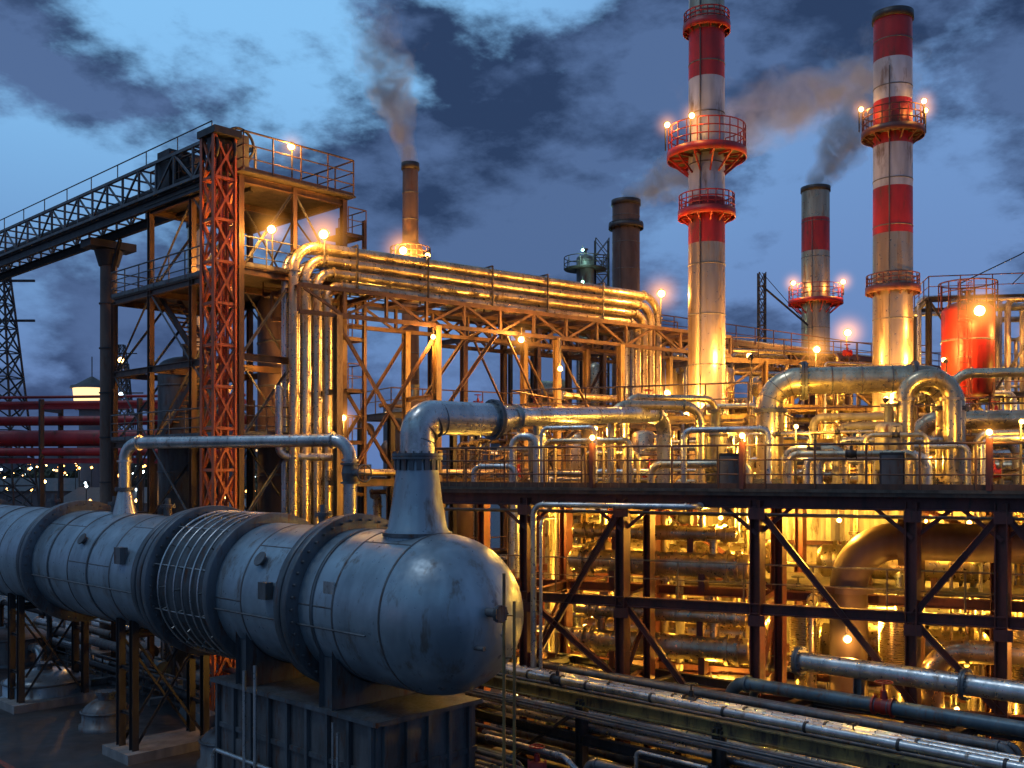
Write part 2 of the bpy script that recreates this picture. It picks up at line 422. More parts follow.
o.use('flanges', M_vdark)
for t, r in [(3.15, .34), (3.5, .30), (6.95, .26), (10.15, .38), (10.55, .34), (11.05, .26), (19.4, .34), (19.8, .3), (30, .34), (30.4, .3)]:
    o.rev(A0, vd, [(t - .12, RV - .02), (t - .12, RV + r), (t - .10, RV + r + .02), (t + .10, RV + r + .02), (t + .12, RV + r), (t + .12, RV - .02)], 80)
o.use('flange_bolts', M_grey)
for t in [3.32, 10.35, 19.6]:
    for i in range(44):
        an = 2 * math.pi * i / 44; q = VT(t, RV + .22, an)
        o.cyl(q - vd * .40, q + vd * .40, .035, n=6)
o.use('expansion_hoops', M_silver)
for t in [7.35, 7.75, 8.2, 8.65, 9.1, 9.55]:
    o.ring(A0 + vd * t, vd, RV + .24, .032, 64, 6)
for i in range(20):
    an = 2 * math.pi * i / 20
    if i % 2 == 0: o.cyl(VT(7.0, RV + .21, an), VT(10.1, RV + .21, an), .02, n=5)
    for t in (7.35, 8.65, 9.55): o.cyl(VT(t, RV - .01, an), VT(t, RV + .24, an), .028, n=5)
o.use('bellows', M_vdark)
o.rev(A0, vd, [(7.15 + i * .1, RV + .02 + (.06 if i % 2 else .0)) for i in range(29)], 64)
o.use('stiffener_straps', M_vdark)
for t in (2.5, 14.8, 17.9, 24.2): o.rev(A0, vd, [(t - .05, RV), (t - .05, RV + .03), (t + .05, RV + .03), (t + .05, RV)], 72)
o.use('nozzles', M_grey)
dend = V((.722, -.692, 0))
q = A0 + dend * (RV * .94) + Z * .25 - wd * .35
o.cyl(q, q + dend * .5, .1); o.flange(q + dend * .5, dend, .19, .045, 8)
o.cyl(A0 + dend * RV * .9 - wd * .6 - Z * .5, A0 + dend * (RV * .9 + .35) - wd * .6 - Z * .5, .05)
for t, an in [(5.0, 1.0), (15.6, 1.0)]:
    q = VT(t, RV, an); dr = (q - VT(t)).normalized()
    o.cyl(q - dr * .05, q + dr * .10, .13); o.cyl(q + dr * .10, q + dr * .14, .2)
for t in (4.6, 13, 16.8, 22):
    q = VT(t, RV - .05, 0); o.cyl(q, q + Z * .35, .13); o.flange(q + Z * .35, Z, .23, .05, 8)
    o.cyl(q + Z * .4, q + Z * .6, .08)
o.use('name_plate', M_silver)
q = VT(1.9, RV + .02, 1.25); o.box(q, (.4, .04, .28), vd)
o.use('side_conduit', M_grey)
for sg in ((0.4, 1.5, 3.0), (3.7, 5, 6.8), (11.2, 15, 19.2)): o.sweep([VT(t, RV + .09, 1.75) for t in sg], .025, 6)
o.use('junction_box', M_grey); o.box(VT(4.3, RV + .12, 1.4), (.34, .22, .42), vd)
o.box(VT(12.4, RV + .12, 1.2), (.4, .25, .5), vd)
o.use('saddles', M_vdark)
for t in (2.2, 5.9):
    q = A0 + vd * t
    pts = []
    for an in range(-62, 63, 4):
        a = math.radians(an); pts.append((math.sin(a) * (RV + .03), -math.cos(a) * (RV + .03)))
    for dt in (-.25, .25):
        vs = []; n = len(pts)
        for x, z in pts: vs.append(q + vd * dt + wd * x + Z * z)
        for x, z in pts: vs.append(V((*(q + vd * dt + wd * x).xy, 3.42)))
        o.add(vs, [(i, i + 1, i + 1 + n, i + n) for i in range(n - 1)])
    for x in (-1.5, -.9, -.3, .3, .9, 1.5):
        zt = 5.7 - math.sqrt(max(0.01, (RV + .02) ** 2 - x * x))
        o.beam(V((*(q + wd * x).xy, 3.42)), V((*(q + wd * x).xy, zt)), .5, .04, up=wd, kind='B')
o.done()

o = Obj('vessel_support_plinth', (-6, 27, 0))
c0 = A0 + vd * 3.9; c0.z = 0
o.use('plinth_body', M_grey)
o.box(c0 + Z * 1.65, (6.8, 3.0, 3.3), vd)
o.use('plinth_flanges', M_vdark)
o.box(c0 + Z * 3.355, (7.1, 3.3, .11), vd); o.box(c0 + Z * .1, (7.2, 3.5, .2), vd); o.box(c0 + Z * 2.2, (6.92, 3.12, .12), vd)
o.use('ribs', M_vdark)
for i in range(9):
    for sgn in (-1, 1):
        p = c0 + vd * (-3.3 + i * .825) + wd * (1.56 * sgn); o.beam(p + Z * .2, p + Z * 3.3, .1, .1, kind='B')
for i in range(5):
    p = c0 + dend * 3.46 + wd * (-1.3 + i * .65); o.beam(p + Z * .2, p + Z * 3.3, .1, .1, kind='B')
o.use('conduits', M_silver)
for i in range(2):
    p = c0 + vd * (-2.3 + i * .18) - wd * 1.75; o.cyl(p, p + Z * (3.0 + i * .2), .035, n=6)
p = c0 + vd * 1.0 - wd * 1.85; o.cyl(p, p + Z * 4.1, .05, n=8); p = c0 + vd * 1.5 - wd * 1.85; o.cyl(p, p + Z * 3.9, .05, n=8)
o.pipe([c0 + vd * 3.1 - wd * 1.8, c0 + vd * 3.1 - wd * 1.8 + Z * 1.6, c0 + vd * -2 - wd * 1.8 + Z * 1.6], .06)
o.use('access_door', M_grey); p = c0 - wd * 1.53 + vd * 2.1 + Z * 1.2; o.box(p, (.7, .06, 1.5), vd)
o.done()
for t in (13.3, 22.5, 33):
    c0 = A0 + vd * t
    o = Obj('vessel_support_frame', (c0.x, c0.y, 0)); c0.z = 0
    o.use('legs', M_dark)
    for a in (-.45, .45):
        for b in (-1.2, 1.2):
            p = c0 + vd * a + wd * b; zt = 5.7 - math.sqrt(RV ** 2 - 1.2 ** 2) + .02
            o.beam(p, p + Z * zt, .22, .22)
    o.use('bracing', M_dark)
    for a in (-.45, .45):
        o.beam(c0 + vd * a - wd * 1.2 + Z * .3, c0 + vd * a + wd * 1.2 + Z * 3.8, .07, .07, kind='L')
        o.beam(c0 + vd * a + wd * 1.2 + Z * .3, c0 + vd * a - wd * 1.2 + Z * 3.8, .07, .07, kind='L')
        o.beam(c0 + vd * a - wd * 1.2 + Z * 3.85, c0 + vd * a + wd * 1.2 + Z * 3.85, .14, .14)
    for b in (-1.2, 1.2):
        for z in (1.4, 2.8): o.beam(c0 - vd * .45 + wd * b + Z * z, c0 + vd * .45 + wd * b + Z * z, .1, .1)
    o.use('footing', M_conc); o.box(c0 + Z * .15, (1.8, 3.2, .3), vd)
    o.done()

b0 = V((-2.23, 23.55, 0))
o = Obj('vessel_riser_pipe', b0)
o.use('tapered_skirt', M_vessel)
o.rev(b0 + Z * 7.22, Z, [(0, .78), (.35, .76), (.42, .70), (1.0, .60), (2.0, .47), (2.05, .47)], 40)
o.use('skirt_flange', M_vdark); o.cyl(b0 + Z * 7.46, b0 + Z * 7.54, .82, n=40)
o.use('collar', M_vdark)
o.flange(b0 + Z * 9.32, Z, .60, .07, 18, 36)
for i in range(18):
    an = 2 * math.pi * i / 18; q = b0 + V((math.cos(an), math.sin(an), 0)) * .52
    o.beam(q + Z * 9.0, q + Z * 9.24, .05, .12, up=V((-math.sin(an), math.cos(an), 0)), kind='B')
o.use('elbow', M_silver)
e = b0 + Z * 10.25; we = V((.80, .60, 0))
o.sweep(fillet([b0 + Z * 9.38, e, e + we * 2.3], .75, 12), .41, 32)
o.use('elbow_seams', M_vdark)
for an in (15, 37, 60, 80):
    a = math.radians(an); c = b0 + Z * (10.25 - .75) + we * .75
    p = c + (-we * math.cos(a) + Z * math.sin(a)) * .75; tg = (we * math.sin(a) + Z * math.cos(a))
    o.cyl(p - tg * .012, p + tg * .012, .42, n=32)
o.flange(e + we * 2.2, we, .51, .06, 14, 28)
o.use('header_pipe', M_silver)
p1 = e + we * 2.3; o.cyl(p1, p1 + we * .5 + Z * .08, .41, .26, n=28)
p2 = p1 + we * .5 + Z * .08
p3 = V((4.9, 32.2, 10.8))
o.pipe([p2, p3, p3 - Z * 3.5], .24, .7, 20)
o.done()
o = Obj('branch_pipe', (-13.2, 34.1, 0)); o.use('pipe', M_silver)
o.pipe([(-13.2, 34.1, 7.4), (-13.2, 34.1, 9.92), (-4.97, 30.7, 9.92), (-4.97, 30.7, 0)], .2, .6, 20)
o.use('base_skirt', M_silver); o.cyl((-13.2, 34.1, 7.3), (-13.2, 34.1, 8.3), .45, .22, 24)
o.use('flange', M_vdark); o.flange((-13.2, 34.1, 8.35), (0, 0, 1), .33, .05, 10)
o.use('valve', M_vdark); o.valve((-4.97, 30.7, 8.9), (0, 0, 1), .2, (.7, -.7, 0))
o.done()
o = Obj('yellow_guard_post', (0, 21.3, 0)); o.use('post', M_ochre)
for x in (-.17, .05): o.cyl((x, 21.3, 0), (x, 21.3, 6.2 if x > 0 else 6.8), .035, n=8)
for z in [i * .9 + .5 for i in range(7)]: o.cyl((-.17, 21.3, z), (.05, 21.3, z), .018, n=5)
o.use('base', M_conc); o.box((-.06, 21.3, .1), (.8, .6, .2)); o.done()

# ------------------------------------------------------------ chimneys
def chimney(name, x, y, bands, r0, r1, top, plats, rim=M_dark, lad=True, seams=3.0):
    o = Obj(name, (x, y, 0)); P = V((x, y, 0))
    def rad(z): return r0 + (r1 - r0) * z / top
    for i, (za, zb, m) in enumerate(bands):
        o.use('band_%d' % i, m); o.cyl(P + Z * za, P + Z * zb, rad(za), rad(zb), 44, cap=False)
    o.use('rim', rim); o.rev(P + Z * (top - .4), Z, [(0, rad(top)), (0, rad(top) + .08), (.4, rad(top) + .08), (.4, rad(top) - .2), (-1.5, rad(top) - .22)], 44)
    o.use('seam_rings', M_grey)
    z = seams
    while z < top - 1:
        o.rev(P + Z * z, Z, [(-.03, rad(z)), (-.02, rad(z) + .02), (.02, rad(z) + .02), (.03, rad(z))], 44); z += seams
    for (z, pr, ph, pm) in plats:
        r = rad(z)
        o.use('platform_deck', M_grate); o.rev(P + Z * z, Z, [(0, r), (0, pr), (.1, pr), (.1, r)], 32)
        o.use('platform_skirt', pm); o.rev(P + Z * z, Z, [(-.15, pr + .02), (-.15, pr + .06), (.22, pr + .06), (.22, pr + .02)], 32)
        o.use('platform_brackets', pm)
        for i in range(12):
            an = 2 * math.pi * i / 12; dr = V((math.cos(an), math.sin(an), 0))
            o.beam(P + dr * r + Z * (z - (pr - r) * .9), P + dr * pr + Z * (z - .05), .06, .08, kind='B')
            o.beam(P + dr * r + Z * (z - .08), P + dr * pr + Z * (z - .08), .06, .1, kind='B')
        o.use('platform_rail', pm)
        k = 22
        for i in range(k):
            an = 2 * math.pi * i / k; q = P + V((math.cos(an), math.sin(an), 0)) * pr
            o.cyl(q + Z * (z + .1), q + Z * (z + ph), .028, n=5)
        for f in (1, .72, .45): o.ring(P + Z * (z + ph * f), (0, 0, 1), pr, .032, 32, 5)
    if lad:
        o.use('ladder', M_dark); dr = V((.45, .89, 0)); o.ladder(P + dr * (r0 + .18), P + dr * (r1 + .18) + Z * (top - .6), dr.cross(Z), .5, True, dr, .025)
        o.use('conduit', M_grey); dr = V((-.5, -.86, 0)); o.cyl(P + dr * (r0 + .05), P + dr * (r1 + .06) + Z * (top - 3), .03, n=6)
    return o
chimney('striped_chimney', 8.95, 46, [(0, 19.35, M_stackm), (19.35, 21.4, M_red), (21.4, 26.9, M_white), (26.9, 29.05, M_red), (29.05, 34, M_stackm)], .88, .8, 34,
        [(23.4, 1.75, 1.3, M_red), (20.7, 1.25, .9, M_dark), (29.25, 1.02, .7, M_dark)], seams=2.3).done()
chimney('striped_chimney', 19.8, 52, [(0, 21.2, M_stackm), (21.2, 23.6, M_red), (23.6, 25.8, M_white), (25.8, 28.1, M_red), (28.1, 30.2, M_white), (30.2, 32.7, M_red)], 1.04, .95, 32.7,
        [(26.4, 1.5, 1.2, M_maroon), (18.3, 1.3, .8, M_dark)], seams=2.4).done()
chimney('striped_chimney', 25.8, 85, [(0, 27.5, M_stackm), (27.5, 30.3, M_red), (30.3, 33, M_stackm)], 1.22, 1.15, 33, [(23.2, 2.2, 1.4, M_red)]).done()
chimney('brown_chimney', 8.55, 75, [(0, 29.2, M_bstack)], 1.08, 1.02, 29.2, [(27.2, 1.25, .3, M_dark)], seams=2.0).done()
o = chimney('exhaust_stack', -6.1, 60, [(0, 27.4, M_bstack)], .62, .46, 27.4, [(21.2, 1.2, 1.1, M_brown)], lad=False, seams=1.6)
o.use('collar', M_brown); o.rev(V((-6.1, 60, 21.2)), Z, [(0, .95), (.8, .9), (1.4, .56)], 24); o.done()
chimney('exhaust_stack', -19, 60, [(0, 23.9, M_clad)], .5, .45, 23.9, [], lad=False, seams=1.6).done()

def plat_lamp(x, y, z, r, angs, pw, s=.2):
    for a in angs:
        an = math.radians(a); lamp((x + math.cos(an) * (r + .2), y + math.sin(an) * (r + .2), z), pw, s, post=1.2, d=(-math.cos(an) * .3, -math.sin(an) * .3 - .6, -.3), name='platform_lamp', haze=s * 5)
plat_lamp(8.95, 46, 24.7, 1.75, (195, 240), 70, .2)
plat_lamp(19.8, 52, 27.7, 1.5, (185, -50, 0), 75, .2)
plat_lamp(25.8, 85, 24.7, 2.2, (205, -40), 220, .3)

# ------------------------------------------------------------ steel tower (left)
T0 = V((-10.06, 37, 0))
def T(a, b, z): return T0 + wd * a + vd * b + Z * z
o = Obj('steel_access_tower', T0)
o.use('columns', M_brown)
bs = [0, 3.5, 7, 10.4]; as_ = [0, 4.7]
tops = {0: 19.9, 3.5: 19.9, 7: 19.9, 10.4: 16.4}
for b in bs:
    for a in as_: o.beam(T(a, b, 0), T(a, b, tops[b]), .22, .22)
o.beam(T(2.35, 0, 0), T(2.35, 0, 19.9), .18, .18)
o.use('floor_beams', M_brown)
for z in (3.5, 7.0, 10.1, 13.2, 16.4, 19.8):
    for a in as_: o.beam(T(a, 0, z), T(a, 10.4 if z < 17 else 7, z), .18, .26)
    for b in bs:
        if tops[b] >= z: o.beam(T(0, b, z), T(4.7, b, z), .18, .26)
o.use('bracing', M_grey)
zl = [0, 3.5, 7, 10.1, 13.2, 16.4, 19.8]
for i in range(6):
    for j in range(3):
        if zl[i + 1] > tops[bs[j + 1]] + .1: continue
        for a in as_:
            if (i + j) % 2: o.beam(T(a, bs[j], zl[i]), T(a, bs[j + 1], zl[i + 1]), .09, .09, kind='L')
            else: o.beam(T(a, bs[j + 1], zl[i]), T(a, bs[j], zl[i + 1]), .09, .09, kind='L')
    for b in bs:
        if tops[b] + .1 < zl[i + 1]: continue
        o.beam(T(0, b, zl[i]), T(2.35, b, zl[i + 1]), .09, .09, kind='L'); o.beam(T(2.35, b, zl[i + 1]), T(4.7, b, zl[i]), .09, .09, kind='L')
o.use('decks', M_grate)
for z in (10.28, 16.58): o.box(T(2.35, 5.2, z), (10.6, 4.9, .05), vd)
o.box(T(2.35, 3.3, 19.98), (7.6, 5.2, .06), vd)
o.use('railings', M_brown)
o.rail([T(0, 7, 20), T(-.1, -.4, 20), T(4.9, -.4, 20), T(4.9, 7, 20), T(0, 7, 20)], 1.45, 1.3, .035)
o.use('lower_railings', M_grey)
o.rail([T(-.1, 10.5, 16.6), T(-.1, 0, 16.6), T(4.8, 0, 16.6), T(4.8, 10.5, 16.6), T(-.1, 10.5, 16.6)], 1.1, 1.4, .03)
o.rail([T(-.1, 10.5, 10.3), T(-.1, 0, 10.3), T(4.8, 0, 10.3)], 1.1, 1.4, .03)
o.use('stair', M_brown)
for za, zb in ((10.3, 13.4), (13.4, 16.6)):
    for a in (1.2, 2.0): o.beam(T(a, 8.5 if za < 12 else 5, za), T(a, 5 if za < 12 else 8.5, zb), .06, .25, kind='B')
    for k in range(14):
        f = (k + .5) / 14; b = (8.5 + (5 - 8.5) * f) if za < 12 else (5 + 3.5 * f); o.box(T(1.6, b, za + (zb - za) * f), (.8, .25, .04), wd)
o.use('side_frame', M_brown)
for b in (-.2, 1.6): o.beam(T(5.6, b, 0), T(5.6, b, 19.2), .14, .14)
for z in (8, 10.1, 12.2, 14.3, 16.4, 18.5): 
    o.beam(T(5.6, -.2, z), T(5.6, 1.6, z), .1, .12); o.beam(T(4.7, -.2, z), T(5.6, -.2, z), .1, .12); o.box(T(5.15, .7, z + .08), (1.7, .85, .04), vd)
    o.rail([T(4.75, -.25, z + .1), T(5.65, -.25, z + .1), T(5.65, 1.6, z + .1)], 1.0, 1, .025, 1, False)
o.use('pulley_frame', M_dark)
for b in (1.0, 4.5): o.box(T(.4, b, 20.8), (1.1, .5, 1.6), vd)
for b in (1.0, 4.5):
    for s_ in (-.3, .3): o.ring(T(.4, b + s_, 21.3), vd, .6, .06, 24, 6)
o.done()

o = Obj('orange_lattice_mast', (-10.6, 36.5, 0)); o.use('lattice', M_orange)
c = V((-10.62, 36.3, 0)); o.lattice(c, c + Z * 21.0, .84, wd, vd, 1.5, .17)
o.use('centre_rails', M_orange)
for s_ in (-.14, .14): o.beam(c + wd * s_ - vd * .3, c + wd * s_ - vd * .3 + Z * 20.8, .08, .12)
o.use('head_frame', M_dark); o.box(c + Z * 21.15, (1.25, 1.1, .25), vd)
for s_ in (-.35, .35): o.ring(c + Z * 20.6 + wd * s_, wd, .5, .07, 24, 6)
o.box(c + Z * 20.4, (.35, .8, 1.2), vd)
o.use('footing', M_conc); o.box(c + Z * .2, (2, 2, .4), vd); o.done()

o = Obj('conveyor_bridge', (-20, 48, 0))
B0 = V((-10.6, 38.2, 20.25))
o.use('truss', M_grey)
for s_ in (-.9, .9): o.truss(B0 + wd * s_, B0 + wd * s_ + vd * 42, 1.25, 1.5, .12, False)
for i in range(28):
    q = B0 + vd * (i * 1.5)
    for zz in (0, 1.25): o.beam(q - wd * .9 + Z * zz, q + wd * .9 + Z * zz, .07, .07, kind='B')
o.use('belt', M_dark); o.box(B0 + vd * 21 + Z * .35, (42, 1.2, .1), vd)
o.use('bottom_girder', M_dark)
for s_ in (-.7, .7): o.beam(B0 + wd * s_ - Z * .28, B0 + wd * s_ - Z * .28 + vd * 42, .2, .4)
o.use('drive_house', M_dark); o.box(B0 + vd * 4.2 + Z * .9, (1.0, 1.5, 1.6), vd)
o.use('hand_rail', M_grey); o.rail([B0 - wd * .95 + Z * 1.3, B0 - wd * .95 + Z * 1.3 + vd * 42], .55, 2.6, .025, 0, False)
o.done()
for t in (12.2, 30):
    c = V((-10.5, 39, 0)) + vd * (t - .4)
    o = Obj('bridge_pier', (c.x, c.y, 0)); o.use('shaft', M_bstack); o.cyl(c, c + Z * 19.2, .42, .38, 24)
    o.use('capital', M_dark); o.cyl(c + Z * 18.6, c + Z * 19.3, .45, .65, 20); o.box(c + Z * 19.55, (1.1, 2.2, .35), vd)
    for k in range(1, 9): o.cyl(c + Z * (k * 2.1), c + Z * (k * 2.1 + .06), .44, n=24)
    for s_ in (-1, 1): o.beam(c + Z * 18.2 + vd * .3 * s_, c + Z * 19.7 + vd * 1.2 * s_, .14, .14, kind='B')
    o.use('footing', M_conc); o.box(c + Z * .3, (2.2, 2.2, .6), vd); o.done()

def vtank(name, c, r, z0, z1, m, dome=True, legs=False, lm=M_dark):
    c = V((c[0], c[1], 0)); o = Obj(name, c); o.use('shell', m)
    pr = [(0, .02), (.08 * r, r * .5), (r * .3, r)] + [(z1 - z0, r)] + [(z1 - z0 + r * .45 * math.sin(math.radians(a)), r * math.cos(math.radians(a))) for a in range(10, 89, 13)] + [(z1 - z0 + r * .45, .01)]
    o.rev(c + Z * z0, Z, pr, 36)
    o.use('rings', M_grey)
    z = z0 + 1.2
    while z < z1: o.rev(c + Z * z, Z, [(-.05, r), (-.04, r + .03), (.04, r + .03), (.05, r)], 36); z += 1.9
    o.use('nozzle', M_grey); o.cyl(c + Z * (z1 + r * .3), c + Z * (z1 + r * .45 + .5), .15); o.flange(c + Z * (z1 + r * .45 + .5), Z, .26, .05)
    o.use('supports', lm)
    if legs:
        for i in range(4):
            an = math.pi / 4 + i * math.pi / 2; q = c + V((math.cos(an), math.sin(an), 0)) * (r * .92); o.beam(q, q + Z * (z0 + r * .7), .22, .22)
    elif z0 > .1: o.cyl(c, c + Z * (z0 + .1), r * .9, n=24)
    return o
o = vtank('vertical_pressure_vessel', (-9.4, 44), 1.75, 0, 16.2, M_bstack); o.use('ladder', M_dark); o.ladder((-8.4, 42.35, 8), (-8.4, 42.35, 16), (1, .3, 0), .5, False); o.done()
vtank('vertical_pressure_vessel', (-14.5, 44.5), 1.2, 2, 13.5, M_grey).done()
vtank('vertical_pressure_vessel', (-4.6, 47), 1.0, 1, 12.0, M_bstack).done()

# ------------------------------------------------------------ pipe bridge bundle
S0 = V((-8.3, 38, 0)); sd_ = V((.794, .607, 0)).normalized(); sp = V((-.607, .794, 0)).normalized()
def S(s, p, z): return S0 + sd_ * s + sp * p + Z * z
o = Obj('overhead_pipe_bundle', S0)
Ls = 19.6
for row, (p, m) in enumerate(((0, M_clad), (.75, M_silver))):
    o.use('pipes_row_%d' % row, m)
    for k in range(4):
        r = .19 if row == 0 else .15
        a = k * .47; z = 17.6 - k * .47
        o.pipe([S(a, p, 6.5 if row == 0 else 5), S(a, p, z), S(Ls - a, p, z - .0), S(Ls - a, p, 12.0 - k * .1 if row == 0 else 9)], r, 1.0 - .15 * k, 16, True, 8)
o.use('manifold', M_silver)
o.pipe([S(-.5, .2, 12.2), S(-.5, .2, 9.5), S(2.2, -.6, 9.5)], .15)
o.use('saddle_clamps', M_dark)
for s_ in (2.6, 5.9, 9.2, 12.3, 15.7):
    o.beam(S(s_, -.25, 15.9), S(s_, -.25, 17.85), .06, .06, kind='B'); o.beam(S(s_, .38, 15.9), S(s_, .38, 17.85), .06, .06, kind='B')
    o.beam(S(s_, -.25, 17.85), S(s_, .9, 17.85), .06, .06, kind='B')
o.done()
o = Obj('pipe_bridge_structure', S0)
o.use('girders', M_brown)
for p in (-.9, 1.5): o.truss(S(-.2, p, 14.9), S(24, p, 14.9), 1.0, 1.9, .16)
for i in range(16): o.beam(S(i * 1.6, -.9, 15.9), S(i * 1.6, 1.5, 15.9), .14, .18)
o.use('walkway', M_grate); o.box(S(12, 2.2, 15.95), (24, 1.2, .05), sd_)
o.use('walkway_rail', M_brown); o.rail([S(0, 2.8, 16), S(24, 2.8, 16)], 1.1, 1.6, .035)
o.use('columns', M_yelst)
for s_ in (1.4, 5.9, 12.3, 16.2, 22):
    for p in (-.9, 1.5): o.beam(S(s_, p, 0), S(s_, p, 14.9), .27, .27)
    for z in (4.5, 8.5, 12): o.beam(S(s_, -.9, z), S(s_, 1.5, z), .18, .2)
o.use('bracing', M_brown)
for p in (-.9, 1.5):
    o.beam(S(1.4, p, 8), S(5.9, p, 14.6), .12, .12, kind='L'); o.beam(S(5.9, p, 8), S(1.4, p, 14.6), .12, .12, kind='L')
    o.beam(S(5.9, p, 11), S(8.9, p, 14.8), .13, .13, kind='L')
    o.beam(S(12.3, p, 14.6), S(16.2, p, 9), .13, .13, kind='L'); o.beam(S(9.5, p, 14.8), S(12.3, p, 10), .13, .13, kind='L'); o.beam(S(12.3, p, 10), S(7.5, p, 8.5), .13, .13, kind='L')
    for z in (4.5, 8.5): o.beam(S(1.4, p, z), S(16.2, p, z), .2, .26)
o.use('low_pipes', M_clad)
for k in range(4): o.pipe([S(2, -.4 + k * .5, 8.9), S(11 + k * .5, -.4 + k * .5, 8.9), S(11 + k * .5, -.4 + k * .5, 3)], .14)
for k in range(3): o.pipe([S(13, -.4 + k * .6, 12.4 - k * .5), S(21, -.4 + k * .6, 12.4 - k * .5), S(21, -.4 + k * .6, 4)], .16)
o.done()

# ------------------------------------------------------------ second long rack behind chimneys
Q0 = V((-2.5, 52, 0)); qd = V((.78, .626, 0)).normalized(); qp = V((-.626, .78, 0)).normalized()
def Q(s, p, z): return Q0 + qd * s + qp * p + Z * z
o = Obj('pipe_rack', Q0); o.use('steel', M_brown)
for p in (0, 3): o.truss(Q(0, p, 15.8), Q(50, p, 15.8), 1.5, 2.0, .2, True)
for i in range(11):
    for p in (0, 3): o.beam(Q(i * 5, p, 0), Q(i * 5, p, 17.3), .3, .3)
    for z in (8, 12, 15.8, 17.3): o.beam(Q(i * 5, 0, z), Q(i * 5, 3, z), .2, .25)
for i in range(10):
    if i % 2: o.beam(Q(i * 5, 0, 8), Q(i * 5 + 5, 0, 15), .14, .14, kind='L')
    for z in (8, 12): o.beam(Q(i * 5, 0, z), Q(i * 5 + 5, 0, z), .2, .25)
o.use('pipes', M_clad)
for k in range(6): o.pipe([Q(-1 + k * .3, .3 + k * .48, 17.6), Q(44 - k, .3 + k * .48, 17.6), Q(44 - k, .3 + k * .48, 9)], .13 + .05 * (k % 3), n=10)
for k in range(5): o.pipe([Q(1, .4 + k * .5, 12.4), Q(30 + 2 * k, .4 + k * .5, 12.4), Q(30 + 2 * k, .4 + k * .5, 4)], .13 + .04 * (k % 2), n=10)
o.use('rail', M_maroon); o.rail([Q(0, -.1, 17.4), Q(50, -.1, 17.4)], 1.1, 2, .035, 1); o.done()

